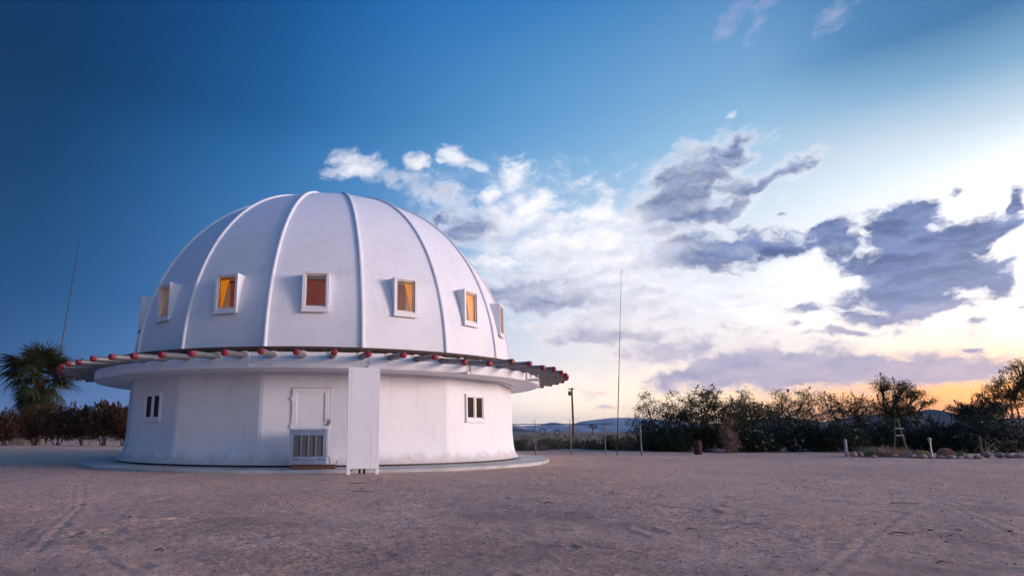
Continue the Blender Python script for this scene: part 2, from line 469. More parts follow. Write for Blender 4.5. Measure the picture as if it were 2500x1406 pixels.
# ------------------------------------------------------------------ mesh helpers
class MB:
    def __init__(self):
        self.v, self.f, self.mi = [], [], []

    def add(self, verts, faces, mi=0):
        o = len(self.v)
        self.v += [tuple(p) for p in verts]
        self.f += [tuple(i + o for i in f) for f in faces]
        self.mi += [mi] * len(faces)

    def box(self, x0, x1, y0, y1, z0, z1, mi=0, mat=None):
        v = [Vector((x, y, z)) for z in (z0, z1) for y in (y0, y1) for x in (x0, x1)]
        if mat:
            v = [mat @ p for p in v]
        self.add(v, [(0, 2, 3, 1), (4, 5, 7, 6), (0, 1, 5, 4), (2, 6, 7, 3), (0, 4, 6, 2), (1, 3, 7, 5)], mi)

    def tube(self, pts, radii, n=8, cap=True, mi=0):
        pts = [Vector(p) for p in pts]
        rings = []
        up = None
        for i, p in enumerate(pts):
            d = (pts[min(i + 1, len(pts) - 1)] - pts[max(i - 1, 0)])
            if d.length < 1e-9:
                d = Vector((0, 0, 1))
            d.normalize()
            if up is None:
                up = d.orthogonal().normalized()
            a = (up - d * up.dot(d))
            if a.length < 1e-6:
                a = d.orthogonal()
            a.normalize()
            up = a
            b = d.cross(a)
            r = radii[i] if hasattr(radii, '__len__') else radii
            rings.append([p + a * r * cos(2 * pi * k / n) + b * r * sin(2 * pi * k / n) for k in range(n)])
        verts = [q for r in rings for q in r]
        faces = []
        for i in range(len(rings) - 1):
            for k in range(n):
                k2 = (k + 1) % n
                faces.append((i * n + k, i * n + k2, (i + 1) * n + k2, (i + 1) * n + k))
        if cap:
            faces.append(tuple(range(n - 1, -1, -1)))
            faces.append(tuple((len(rings) - 1) * n + k for k in range(n)))
        self.add(verts, faces, mi)

    def lathe(self, prof, n=96, closed=False, mi=0, cx=0, cy=0):
        verts, faces = [], []
        for r, z in prof:
            for k in range(n):
                a = 2 * pi * k / n
                verts.append((cx + r * cos(a), cy + r * sin(a), z))
        m = len(prof)
        for i in range(m if closed else m - 1):
            j = (i + 1) % m
            for k in range(n):
                k2 = (k + 1) % n
                faces.append((i * n + k, i * n + k2, j * n + k2, j * n + k))
        self.add(verts, faces, mi)

    def mesh(self, name, mats, smooth=False):
        me = bpy.data.meshes.new(name)
        me.from_pydata(self.v, [], self.f)
        for m in (mats if isinstance(mats, (list, tuple)) else [mats]):
            me.materials.append(m)
        if any(self.mi):
            me.polygons.foreach_set('material_index', self.mi)
        if smooth:
            me.polygons.foreach_set('use_smooth', [True] * len(me.polygons))
            if smooth is not True:
                me.set_sharp_from_angle(angle=radians(smooth))
        me.update()
        return me

    def build(self, name, mats, parent=None, loc=(0, 0, 0), rz=0.0, smooth=False):
        return link(name, self.mesh(name, mats, smooth), parent, loc, rz)


def link(name, me, parent=None, loc=(0, 0, 0), rz=0.0):
    o = bpy.data.objects.new(name, me)
    COL.objects.link(o)
    o.parent = parent
    o.location = loc
    o.rotation_euler = (0, 0, rz)
    return o


def tag(o, label=None, cat=None, group=None, kind=None):
    if label:
        o['label'] = label
    if cat:
        o['category'] = cat
    if group:
        o['group'] = group
    if kind:
        o['kind'] = kind
    return o


def thing(name, label, cat, loc=(0, 0, 0), rz=0.0, group=None):
    o = link(name, None, None, loc, rz)
    o.empty_display_size = .2
    return tag(o, label, cat, group)


def copy_tree(o, parent=None):
    c = o.copy()
    COL.objects.link(c)
    c.parent = parent
    for ch in o.children:
        copy_tree(ch, c)
    return c


def bevel(o, w=.01, seg=2):
    md = o.modifiers.new('bevel', 'BEVEL')
    md.width = w
    md.segments = seg
    md.limit_method = 'ANGLE'
    return o


# ------------------------------------------------------------------ numpy noise
_perm = RNG.random((256, 256))


def vnoise(x, y):
    xi, yi = np.floor(x).astype(int), np.floor(y).astype(int)
    fx, fy = x - xi, y - yi
    fx, fy = fx * fx * (3 - 2 * fx), fy * fy * (3 - 2 * fy)
    g = lambda i, j: _perm[(xi + i) & 255, (yi + j) & 255]
    return (g(0, 0) * (1 - fx) + g(1, 0) * fx) * (1 - fy) + (g(0, 1) * (1 - fx) + g(1, 1) * fx) * fy


def fbm(x, y, oct=4, gain=.5):
    s, a, t = 0, 1, 0
    for i in range(oct):
        s = s + a * vnoise(x * 2 ** i + 17.3 * i, y * 2 ** i + 9.1 * i)
        t += a
        a *= gain
    return s / t


# ------------------------------------------------------------------ ground
R = 6.8
BEAR = -.159
BX, BY = 3.4527 * R * sin(BEAR), 3.4527 * R * cos(BEAR)
PAD_R = 8.04


def ground_pt(px, py):
    r = ray(px, py)
    t = -CAM_H / r.z
    return r.x * t, r.y * t


def seg_dist(x, y, pts):
    d = np.full(x.shape, 1e9)
    for (ax, ay), (bx, by) in zip(pts, pts[1:]):
        ux, uy = bx - ax, by - ay
        L2 = ux * ux + uy * uy
        s = np.clip(((x - ax) * ux + (y - ay) * uy) / L2, 0, 1)
        d = np.minimum(d, np.hypot(x - ax - s * ux, y - ay - s * uy))
    return d


RUTS = [
    ([ground_pt(*p) for p in ((1060, 1165), (1290, 1192), (1480, 1214), (1620, 1232), (1760, 1250), (1850, 1256))], .06, .008),
    ([ground_pt(*p) for p in ((2470, 1300), (2350, 1250), (2250, 1205))], .03, .0028),
    ([ground_pt(*p) for p in ((2490, 1290), (2370, 1243), (2270, 1203))], .03, .0028),
    ([ground_pt(*p) for p in ((2000, 1400), (2110, 1310), (2220, 1240), (2300, 1220))], .035, .003),
    ([ground_pt(*p) for p in ((180, 1180), (175, 1230), (60, 1340))], .03, .0028),
    ([ground_pt(*p) for p in ((205, 1180), (200, 1230), (90, 1350))], .03, .0028),
    ([ground_pt(*p) for p in ((150, 1270), (260, 1370), (330, 1406))], .03, .0028),
]
FEET = np.array([[RNG.uniform(-6, 22), RNG.uniform(4.5, 24), RNG.uniform(0, pi), RNG.uniform(.6, 1.2)] for _ in range(260)])


def ground_height(x, y):
    r = np.hypot(x, y)
    near = np.clip(1 - (r - 40) / 60, 0, 1)
    z = (fbm(x * .35, y * .35, 3) - .5) * .10
    z = z + (fbm(x * 1.7 + 40, y * 1.7, 3) - .5) * .022
    z = z + (fbm(x * 9 + 3, y * 9, 3, .65) - .5) * .013
    for pts, w, dep in RUTS:
        d = seg_dist(x, y, pts)
        z = z - dep * np.exp(-(d / w) ** 2) + .6 * dep * np.exp(-((d - 2.1 * w) / w) ** 2)
    for fx, fy, fa, fs in FEET:
        m = (np.abs(x - fx) < .5) & (np.abs(y - fy) < .5)
        if not m.any():
            continue
        u = (x[m] - fx) * cos(fa) + (y[m] - fy) * sin(fa)
        v = -(x[m] - fx) * sin(fa) + (y[m] - fy) * cos(fa)
        q = (u / (.15 * fs)) ** 2 + (v / (.07 * fs)) ** 2
        z[m] += -.012 * np.exp(-q) + .006 * np.exp(-(np.sqrt(q) - 1.9) ** 2 * 3)
    # level under the building and its apron
    db = np.hypot(x - BX, y - BY)
    k = np.clip((db - PAD_R + .5) / 1.2, 0, 1)
    z = z * (.12 + .88 * k) - .02
    z = z * near
    # the far desert rises very slowly
    z = z + np.clip(r - 120, 0, None) * .0006 * np.clip((r - 120) / 800, 0, 1)
    return z


ang_front = np.radians(np.linspace(-47, 56, 620))
ang_back = np.radians(np.linspace(56, 313, 70))[1:-1]
angs = np.concatenate([ang_front, ang_back])
rads = np.concatenate([[.4, 1.2, 2.2, 3.0, 3.6], np.geomspace(4.0, 34, 430), np.geomspace(34, 200, 46)[1:], np.geomspace(200, 16000, 36)[1:]])
A2, R2 = np.meshgrid(angs, rads)
GX, GY = (R2 * np.sin(A2)).ravel(), (R2 * np.cos(A2)).ravel()
GZ = ground_height(GX, GY)
nA, nR = len(angs), len(rads)
gv = np.stack([GX, GY, GZ], 1)
ii, jj = np.meshgrid(np.arange(nR - 1), np.arange(nA), indexing='ij')
j2 = (jj + 1) % nA
quads = np.stack([ii * nA + jj, (ii + 1) * nA + jj, (ii + 1) * nA + j2, ii * nA + j2], -1).reshape(-1, 4)


def np_mesh(name, verts, quads, mats, smooth=False):
    me = bpy.data.meshes.new(name)
    n = quads.shape[1]
    me.vertices.add(len(verts))
    me.vertices.foreach_set('co', np.asarray(verts, dtype=np.float32).ravel())
    me.loops.add(quads.size)
    me.loops.foreach_set('vertex_index', np.asarray(quads, dtype=np.int32).ravel())
    me.polygons.add(len(quads))
    me.polygons.foreach_set('loop_start', np.arange(0, quads.size, n, dtype=np.int32))
    me.polygons.foreach_set('loop_total', np.full(len(quads), n, dtype=np.int32))
    for m in (mats if isinstance(mats, (list, tuple)) else [mats]):
        me.materials.append(m)
    me.update(calc_edges=True)
    me.validate()
    if smooth:
        me.polygons.foreach_set('use_smooth', [True] * len(me.polygons))
    return me


m, t, b = principled('desert_sand', (.28, .20, .18), .95, 0, .2)
pos = t.node('ShaderNodeTexCoord').outputs['Object']
big = t.noise(pos, .22, 4, .55)
med = t.noise(pos, 2.2, 5, .6)
fine = t.noise(pos, 30, 6, .7)
grit = t.noise(pos, 90, 3, .7)
c = t.mix(t.mapr(big, .35, .65), (.585, .355, .262, 1), (.66, .415, .31, 1))
c = t.mix(t.math('MULTIPLY', t.mapr(med, .5, .72), .5), c, (.46, .285, .215, 1))
c = t.mix(t.math('MULTIPLY', t.mapr(fine, .52, .72), .55), c, (.30, .185, .15, 1))
c = t.mix(t.math('MULTIPLY', t.mapr(grit, .58, .74), .6), c, (.73, .53, .42, 1))
loose = t.mapr(t.noise(t.mapping(pos, loc=(7, 2, 0)), .55, 4, .6), .36, .60, .25, 1.0)
for gs, amt in ((52, .80), (20, .42)):
    gv_ = t.node('ShaderNodeTexVoronoi')
    t.l.new(t.vmath('ADD', pos, t.vmath('SCALE', t.noise(pos, gs * .5, 2, .5, color=True), scale=.6 / gs)), gv_.inputs['Vector'])
    gv_.inputs['Scale'].default_value = gs
    cellv = t.sep(gv_.outputs['Color'])[0]
    tone = t.mapr(cellv, 0, 1, .42, 1.5, 'LINEAR')
    c = t.mix(t.math('MULTIPLY', loose, amt), c, t.vmath('SCALE', c, scale=tone))
vor = t.node('ShaderNodeTexVoronoi')
t.l.new(pos, vor.inputs['Vector'])
vor.inputs['Scale'].default_value = 9
speck = t.mapr(vor.outputs['Distance'], .10, .05)
pick = t.math('GREATER_THAN', t.sep(vor.outputs['Color'])[0], .86)
c = t.mix(t.math('MULTIPLY', t.math('MULTIPLY', speck, pick), .8), c, (.08, .06, .06, 1))
grav_shade = t.math('ADD', t.noise(t.mapping(pos, loc=(3, 1, 0)), .35, 5, .65), t.mapr(t.vmath('LENGTH', pos), 4.0, 15.0, .17, -.16, 'LINEAR'))  # gravel patches; their darkening towards the camera is foreground shade put into the colour
c = t.mix(t.mapr(grav_shade, .50, .72), c, t.mix(.45, c, (.13, .09, .08, 1)))
# far away the open desert: scrub speckles between tan sand
rr = t.vmath('LENGTH', pos)
far = t.mapr(rr, 45, 130)
scr = t.noise(t.mapping(pos, scale=(1, .35, 1)), .06, 6, .7)
farc = t.mix(t.mapr(scr, .45, .6), (.26, .20, .165, 1), (.12, .105, .07, 1))
c = t.mix(far, c, farc)
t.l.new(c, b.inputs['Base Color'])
hh = t.math('ADD', t.math('MULTIPLY', fine, .6), t.math('MULTIPLY', grit, .45))
hh = t.math('ADD', hh, t.math('MULTIPLY', med, .6))
bump(t, b, hh, .8, .022)
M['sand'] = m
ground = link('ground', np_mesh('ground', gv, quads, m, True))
tag(ground, 'mauve tan sandy desert ground with pebbles and tracks', kind='structure')


def gz(x, y):
    return float(ground_height(np.array([float(x)]), np.array([float(y)]))[0])


# scattered small stones (nobody could count them)
def pebbles(n, y0, y1, smin, smax, seed):
    rg = np.random.default_rng(seed)
    ico_v = np.array([(0, 0, 1), (1, 0, 0), (0, 1, 0), (-1, 0, 0), (0, -1, 0), (0, 0, -1)], float)
    ico_f = np.array([(0, 1, 2), (0, 2, 3), (0, 3, 4), (0, 4, 1), (5, 2, 1), (5, 3, 2), (5, 4, 3), (5, 1, 4)])
    a = np.radians(rg.uniform(-38, 47, n))
    r = y0 * (y1 / y0) ** rg.random(n)
    x, y = r * np.sin(a), r * np.cos(a)
    keep = (np.hypot(x - BX, y - BY) > PAD_R + .1) & (rg.random(n) < np.clip((fbm(x * .8 + seed, y * .8, 3) - .33) * 3.2, .04, 1))
    x, y = x[keep], y[keep]
    n = len(x)
    z = ground_height(x, y)
    s = smin * (smax / smin) ** (rg.random(n) ** 2.2)
    sc = s[:, None] * rg.uniform(.6, 1.3, (n, 3)) * np.array([1, 1, .55])
    th = rg.uniform(0, 2 * pi, n)
    v = ico_v[None] * sc[:, None] * rg.uniform(.7, 1.25, (n, 6, 1))
    vx = v[..., 0] * np.cos(th)[:, None] - v[..., 1] * np.sin(th)[:, None]
    vy = v[..., 0] * np.sin(th)[:, None] + v[..., 1] * np.cos(th)[:, None]
    V = np.stack([vx + x[:, None], vy + y[:, None], v[..., 2] + (z + s * .15)[:, None]], -1).reshape(-1, 3)
    Fq = (ico_f[None] + 6 * np.arange(n)[:, None, None]).reshape(-1, 3)
    return V, Fq


m, t, b = principled('pebble', (.2, .16, .14), .9, 0, .3)
rnd = t.node('ShaderNodeNewGeometry').outputs['Random Per Island']
t.l.new(t.ramp(rnd, [(0, (.10, .07, .06, 1)), (.4, (.20, .14, .115, 1)), (.8, (.33, .235, .185, 1)), (.96, (.36, .30, .27, 1)), (1, (.6, .56, .52, 1))]), b.inputs['Base Color'])
M['pebble'] = m
V1, F1 = pebbles(11000, 4.3, 14, .003, .014, 3)
V2, F2 = pebbles(2600, 8, 28, .005, .026, 4)
peb = link('pebbles', np_mesh('pebbles', np.concatenate([V1, V2]), np.concatenate([F1, F2 + len(V1)]), M['pebble']))
tag(peb, 'small dark and pale stones strewn over the sand', 'pebbles', kind='stuff')


# ------------------------------------------------------------------ the domed building
def ANG(phi):
    return -pi / 2 - BEAR + radians(phi)          # phi: degrees from the side that faces the photographer


PH0 = 7.53                                         # one corner of the sixteen sides
PAN = [PH0 + 11.25 + 22.5 * k for k in range(-8, 8)]
HALF = radians(11.25)

apron = MB()
apron.lathe([(PAD_R - 2, -.1), (PAD_R, -.1), (PAD_R, .045), (PAD_R - .025, .068), (PAD_R - .7, .075), (6.4, .085), (6.2, .085)], 160)
ap = apron.build('pavement', M['concrete'], None, (BX, BY, 0), smooth=30)
tag(ap, 'round pale concrete apron under the white domed building', kind='structure')

bld = thing('domed_building', 'large white sixteen-sided domed building with a ring of red-tipped pipes', 'building', (BX, BY, 0))


def placed(mb, name, mats, phi, radius, z=0, parent=None, smooth=False):
    """local frame: x along the wall (to the right seen from outside), y outwards"""
    a = ANG(phi)
    o = mb.build(name, mats, parent or bld, smooth=smooth)
    o.location = (radius * cos(a), radius * sin(a), z)
    o.rotation_euler = (0, 0, a - pi / 2)
    return o


def wloc(phi, radius, z=0):
    a = ANG(phi)
    return (radius * cos(a), radius * sin(a), z), (0, 0, a - pi / 2)


# lower walls: one panel for each side, flaring out at the foot; local x runs against phi, y outwards
wall_prof = [(.13, 7.03), (.17, 6.985), (.23, 6.94), (.32, 6.895), (.45, 6.86), (.65, 6.83), (.95, 6.81), (1.5, 6.80), (2.0, 6.795), (2.56, 6.79)]
CH = radians(.42)


def wall_mesh(chamfer):
    mb = MB()
    n = 3 if chamfer else 12
    verts, faces = [], []
    for z, r in wall_prof:
        k = max(0., min(1., (.5 - z) / .37))
        for i in range(n):
            if chamfer:
                th = -CH + 2 * CH * i / (n - 1)
                rp = r * cos(HALF) / cos(HALF - CH)
            else:
                th = -(HALF - CH) + 2 * (HALF - CH) * i / (n - 1)
                rp = r * cos(HALF) / cos(th)
            rad = rp * (1 - k) + (r - .03) * k
            verts.append((rad * sin(th), rad * cos(th), z))
    m_ = len(wall_prof)
    for i in range(m_ - 1):
        for j in range(n - 1):
            faces.append((i * n + j + 1, i * n + j, (i + 1) * n + j, (i + 1) * n + j + 1))
    mb.add(verts, faces)
    return mb.mesh('corner_strip' if chamfer else 'wall_panel', M['stucco'], True)


wm, cm = wall_mesh(False), wall_mesh(True)
for phi in PAN:
    o = link('wall_panel', wm, bld)
    o.rotation_euler = (0, 0, ANG(phi) - pi / 2)
    o = link('corner_strip', cm, bld)
    o.rotation_euler = (0, 0, ANG(phi + 11.25) - pi / 2)
mb = MB()
mb.lathe([(6.93, .05), (6.93, .14), (6.7, .14)], 128)
mb.build('plinth', M['dark'], bld)
mb = MB()
mb.lathe([(6.6, .09), (6.6, 2.5)], 64)
mb.build('inner_lining', M['wood_in'], bld)

# overhanging rim
mb = MB()
mb.lathe([(6.6, 2.545), (7.60, 2.545), (7.74, 2.55), (7.77, 2.575), (7.77, 2.80), (7.74, 2.825), (7.35, 2.83)], 160)
mb.build('rim_fascia', M['trim'], bld, smooth=35)
mb = MB()
mb.lathe([(6.62, 2.548), (6.9, 2.50), (6.90, 2.549)], 128)
mb.build('soffit_moulding', M['trim'], bld, smooth=35)
mb = MB()
mb.lathe([(7.3, 2.84), (7.58, 2.84), (7.615, 2.87), (7.62, 2.93), (7.60, 2.985), (7.56, 3.0), (7.3, 3.0)], 160)
mb.build('pipe_ring', M['trim'], bld, smooth=40)
mb = MB()
mb.lathe([(7.2, 3.004), (7.50, 3.004), (7.5, 3.03), (7.2, 3.03)], 160, True)
mb.build('roof_batten', noisy('cream_batten', (.60, .55, .46), (.45, .40, .33), 6, .7), bld)
mb = MB()
mb.lathe([(7.2, 3.03), (7.66, 3.03), (7.69, 3.045), (7.69, 3.105), (7.66, 3.12), (7.4, 3.15), (6.6, 3.22)], 160)
mb.build('roof_edge', M['roof'], bld, smooth=40)

# spacer blocks between ring and roof edge, sixty-four each a part
mbk = MB()
mbk.box(-.13, .13, -.05, .02, 0, .022)
blk = mbk.mesh('spacer_block', M['dark'])
# pipes with red caps
PIPE_N = 64
plen = 1.12
pm = MB()
pm.tube([(0, -.08, 0), (0, plen, 0)], .079, 16)
pipe_me = pm.mesh('rotor_pipe', M['pipe'], 40)
cmb = MB()
cap_prof = [(0, .0805), (.03, .081), (.075, .081), (.095, .077), (.108, .064), (.114, .03)]
cmb.tube([(0, plen + .003 + y - .03, 0) for y, r in cap_prof], [r for y, r in cap_prof], 16)
cap_me = cmb.mesh('red_cap', M['red'], 50)
kmb = MB()
kp = [(.083, -.02), (.135, -.02), (.140, .0), (.135, .03), (.083, .035)]
for i in range(len(kp) - 1):
    vs_, fs_ = [], []
    for r, y in (kp[i], kp[i + 1]):
        vs_ += [(r * cos(2 * pi * k / 18), y, r * sin(2 * pi * k / 18)) for k in range(18)]
    fs_ = [(k, (k + 1) % 18, 18 + (k + 1) % 18, 18 + k) for k in range(18)]
    kmb.add(vs_, fs_)
col_me = kmb.mesh('collar', M['collar'], 40)
droop = {4: -4.6, 5: -4.2, -7: .8, -3: -1.2, 6: 1.4, 7: 1.6, 9: 1.0}
for k in range(-32, 32):
    phi = .55 + k * 360 / PIPE_N
    (x, y, z), rot = wloc(phi, 7.60, 2.885 + random.uniform(-.008, .008))
    p = link('rotor_pipe', pipe_me, bld, (x, y, z))
    tilt = droop.get(k, random.uniform(-.9, .5)) - 2.2
    p.rotation_euler = (radians(tilt), 0, rot[2] + radians(random.uniform(-1.6, 1.6)))
    link('red_cap', cap_me, p)
    q = link('collar', col_me, bld, (x, y, z))
    q.rotation_euler = (0, 0, rot[2])
    (x, y, z), rot = wloc(phi + 2.8, 7.58, 3.004)
    s = link('spacer_block', blk, bld, (x, y, z))
    s.rotation_euler = rot

# hanger brackets under the rim, at the corners
hb = MB()
hb.box(-.02, .02, -.03, .0, -.11, .12)
hb.box(-.05, .05, .0, .05, -.13, -.06)
hb.box(-.012, .012, .0, .09, .02, .04)
hb.tube([(0, .03, -.06), (0, .03, .1)], .009, 8)
hb_me = hb.mesh('bracket', M['trim'])
hb2 = MB()
hb2.box(-.045, .045, -.02, .05, -.12, .16)
hb2.box(-.006, .006, .05, .42, -.16, -.10)
hb2.box(-.05, .05, .05, .40, -.10, -.085)
hb2.tube([(0, .38, -.09), (0, .40, .06)], .01, 8)
hb2_me = hb2.mesh('bracket', M['trim'])
for i in range(16):
    phi = PH0 + 22.5 * (i - 8)
    loc, rot = wloc(phi, 7.772, 2.70)
    o = link('bracket', hb2_me if i in (9, 10) else hb_me, bld, loc)
    o.rotation_euler = rot
    if i == 9:
        o.rotation_euler = (0, 0, rot[2] - radians(55))

# the dome: sixteen shells with window openings, ribs over the joints
RD, Z0, HD, PA, PB = 6.76, 2.88, 6.8, .8966, .9768


def dome_r(z):
    s = min(1., max(0., (z - Z0) / HD)) ** (1 / PB)
    return RD * max(0., 1 - s * s) ** (PA / 2)


TOPR = .42
zs = [3.0, 3.3, 3.7, 4.1, 4.42, 4.6, 4.8, 5.0, 5.22]
tt0 = math.asin(((5.22 - Z0) / HD) ** (1 / PB))
for i in range(1, 34):
    tt = tt0 + (pi / 2 - tt0) * (1 - (1 - i / 33) ** 1.15)
    z = Z0 + HD * sin(tt) ** PB
    if dome_r(z) > TOPR:
        zs.append(z)
ztop = zs[-1]
HW = .262


def shell_rows(off):
    rows = []
    for z in zs:
        r = dome_r(z) - off
        w = r * sin(HALF)
        hw = min(HW, w * .8)
        rows.append([(-w, z), (-(w + hw) / 2, z), (-hw, z), (0, z), (hw, z), ((w + hw) / 2, z), (w, z)] + [r * cos(HALF)])
    return rows


dm = MB()
for off, mi in ((0, 0), (.13, 1)):
    rows = shell_rows(off)
    verts, faces = [], []
    for row in rows:
        for s, z in row[:7]:
            verts.append((s, row[7] + (.012 * (1 - (s / row[6][0]) ** 2) if mi == 0 else 0), z))
    for i in range(len(rows) - 1):
        for j in range(6):
            if 4 <= i <= 7 and j in (2, 3):
                continue
            f = (i * 7 + j + 1, i * 7 + j, (i + 1) * 7 + j, (i + 1) * 7 + j + 1)
            faces.append(f if mi == 0 else f[::-1])
    dm.add(verts, faces, mi)
dome_me = dm.mesh('dome_panel', [M['dome'], M['wood_in']], True)
for phi in PAN:
    o = link('dome_panel', dome_me, bld)
    o.rotation_euler = (0, 0, ANG(phi) - pi / 2)

rb = MB()
rz_ = [3.0] + [z for z in zs if z > 3.2]
secs = []
for i, z in enumerate(rz_):
    r = dome_r(z)
    e = .05
    drdz = (dome_r(min(z + e, Z0 + HD * .999)) - dome_r(z - e)) / (2 * e)
    nx, nz = 1 / sqrt(1 + drdz * drdz), -drdz / sqrt(1 + drdz * drdz)
    w = min(.056, r * .12)
    sec = [(-w, -.03), (-w, .028), (-w * .75, .05), (0, .056), (w * .75, .05), (w, .028), (w, -.03)]
    secs += [(s, r + nx * q, z + nz * q) for s, q in sec]
faces = []
for i in range(len(rz_) - 1):
    for j in range(6):
        faces.append((i * 7 + j + 1, i * 7 + j, (i + 1) * 7 + j, (i + 1) * 7 + j + 1))
rb.add(secs, faces)
rib_me = rb.mesh('rib', M['dome'], 60)
for phi in PAN:
    o = link('rib', rib_me, bld)
    o.rotation_euler = (0, 0, ANG(phi + 11.25) - pi / 2)
mb = MB()
zt = ztop + .10
mb.lathe([(.62, zt), (.60, zt + .09), (.55, zt + .13), (.46, zt + .17), (.30, zt + .22), (.14, zt + .245), (.01, zt + .25)], 48)
mb.build('crown_skylight', M['skylight'], bld, smooth=40)

# dormer windows of the dome
WZ0, WZ1, WHX, WY = 4.26, 5.36, .355, 6.585
SASH = .262
wb = MB()
dep = .62
wb.box(-WHX, -WHX + .05, -dep, 0, WZ0, WZ1)
wb.box(WHX - .05, WHX, -dep, 0, WZ0, WZ1)
wb.box(-WHX + .05, WHX - .05, -dep, 0, WZ1 - .06, WZ1)
wb.box(-WHX + .05, WHX - .05, -.34, 0, WZ0, WZ0 + .07)
box_me = wb.mesh('dome_window', M['trim'])
fb = MB()
a, b2 = WHX + .012, .075
fb.box(-a, -a + b2, .002, .035, WZ0 - .015, WZ1 + .012)
fb.box(a - b2, a, .002, .035, WZ0 - .015, WZ1 + .012)
fb.box(-a + b2, a - b2, .002, .034, WZ1 + .012 - b2, WZ1 + .012)
fb.box(-a + b2, a - b2, .002, .034, WZ0 - .015, WZ0 + .095)
fb.box(-a - .015, a + .015, .002, .055, WZ0 - .045, WZ0 - .016)
frame_me = fb.mesh('frame', M['trim'])
sb = MB()
x0, z0_, z1_ = a - b2, WZ0 + .095, WZ1 + .012 - b2
for (xa, xb, za, zb) in ((-x0, -x0 + .035, z0_, z1_), (x0 - .035, x0, z0_, z1_), (-x0 + .035, x0 - .035, z0_, z0_ + .035), (-x0 + .035, x0 - .035, z1_ - .035, z1_)):
    sb.box(xa, xb, -.045, -.012, za, zb)
sash_me = sb.mesh('sash', M['trim'])
pb_ = MB()
pb_.add([(x0 - .03, -.03, z0_ + .03), (-x0 + .03, -.03, z0_ + .03), (-x0 + .03, -.03, z1_ - .03), (x0 - .03, -.03, z1_ - .03)], [(0, 1, 2, 3)])
pane_me = pb_.mesh('pane', M['glass'])


def curtain_mesh(side, top_w, bot_w):
    mb = MB()
    nx_, nz_ = 15, 8
    verts, faces = [], []
    for i in range(nz_):
        fz = i / (nz_ - 1)
        z = z1_ - .01 - fz * (z1_ - z0_ - .0)
        w = top_w + (bot_w - top_w) * fz ** .8
        for j in range(nx_):
            fx = j / (nx_ - 1)
            x = x0 - fx * w
            verts.append((side * x, -.10 + .02 * sin(fx * 20 + i * .15), z))
    for i in range(nz_ - 1):
        for j in range(nx_ - 1):
            faces.append((i * nx_ + j, i * nx_ + j + 1, (i + 1) * nx_ + j + 1, (i + 1) * nx_ + j))
    mb.add(verts, faces)
    return mb.mesh('curtain', M['curtain'], True)


cur = {('L', 0): curtain_mesh(1, .36, .10), ('R', 0): curtain_mesh(-1, .34, .07), ('R', 1): curtain_mesh(-1, .50, .22)}
curt_for = {-48.72: [], -26.22: [('L', 0)], -3.72: [], 18.78: [('R', 0)], 41.28: [('R', 1)], 63.78: [('R', 1)]}
for phi in PAN:
    loc, rot = wloc(phi, WY)
    o = link('dome_window', box_me, bld, loc)
    o.rotation_euler = rot
    link('frame', frame_me, o)
    link('sash', sash_me, o)
    link('pane', pane_me, o)
    for key in curt_for.get(round(phi, 2), [('L', 0), ('R', 0)]):
        link('curtain', cur[key], o)

# floor between the storeys keeps the upper room closed
mb = MB()
mb.lathe([(6.7, 3.18), (.01, 3.18)], 64)
mb.build('upper_floor', M['wood_in'], bld)
added_light_d = bpy.data.lights.new('curtain_light', 'POINT')  # unseen warm light added inside the dome so the curtains glow
added_light_d.energy = 1400
added_light_d.color = (1.0, .62, .30)
added_light_d.shadow_soft_size = .25
added_light = bpy.data.objects.new('curtain_light', added_light_d)
COL.objects.link(added_light)
added_light.parent = bld
added_light.location = (0, 0, 5.2)

# paired casement windows of the lower walls
APO = 6.80 * cos(HALF)
for phi in (PAN[5] - 0, PAN[9], PAN[13], PAN[1]):
    loc, rot = wloc(phi, APO, 0)
    base = MB()
    Zb, Zt, Wd = 1.30, 2.10, .475
    base.box(-Wd, -Wd + .06, -.05, .055, Zb, Zt)
    base.box(Wd - .06, Wd, -.05, .055, Zb, Zt)
    base.box(-Wd + .06, Wd - .06, -.05, .053, Zt - .06, Zt)
    base.box(-Wd + .06, Wd - .06, -.05, .053, Zb, Zb + .055)
    base.box(-.035, .035, -.05, .050, Zb + .055, Zt - .06)
    w = base.build('wall_window', M['trim'], bld, loc)
    w.rotation_euler = rot
    sl = MB()
    sl.box(-Wd - .03, Wd + .03, -.02, .075, Zb - .045, Zb - .002)
    link('sill', sl.mesh('sill', M['trim']), w)
    for sgn in (-1, 1):
        xc = sgn * .225
        s = MB()
        hw_, za, zb = .188, Zb + .058, Zt - .063
        s.box(-hw_, -hw_ + .032, -.02, .018, za, zb)
        s.box(hw_ - .032, hw_, -.02, .018, za, zb)
        s.box(-hw_ + .032, hw_ - .032, -.02, .018, za, za + .045)
        s.box(-hw_ + .032, hw_ - .032, -.02, .018, zb - .036, zb)
        so = link('sash', s.mesh('sash', M['trim']), w, (xc, .012, 0))
        pn = MB()
        pn.box(-hw_ + .03, hw_ - .03, .004, .01, za + .043, zb - .034)
        link('pane', pn.mesh('pane', M['darkglass']), w, (xc, .0, 0))

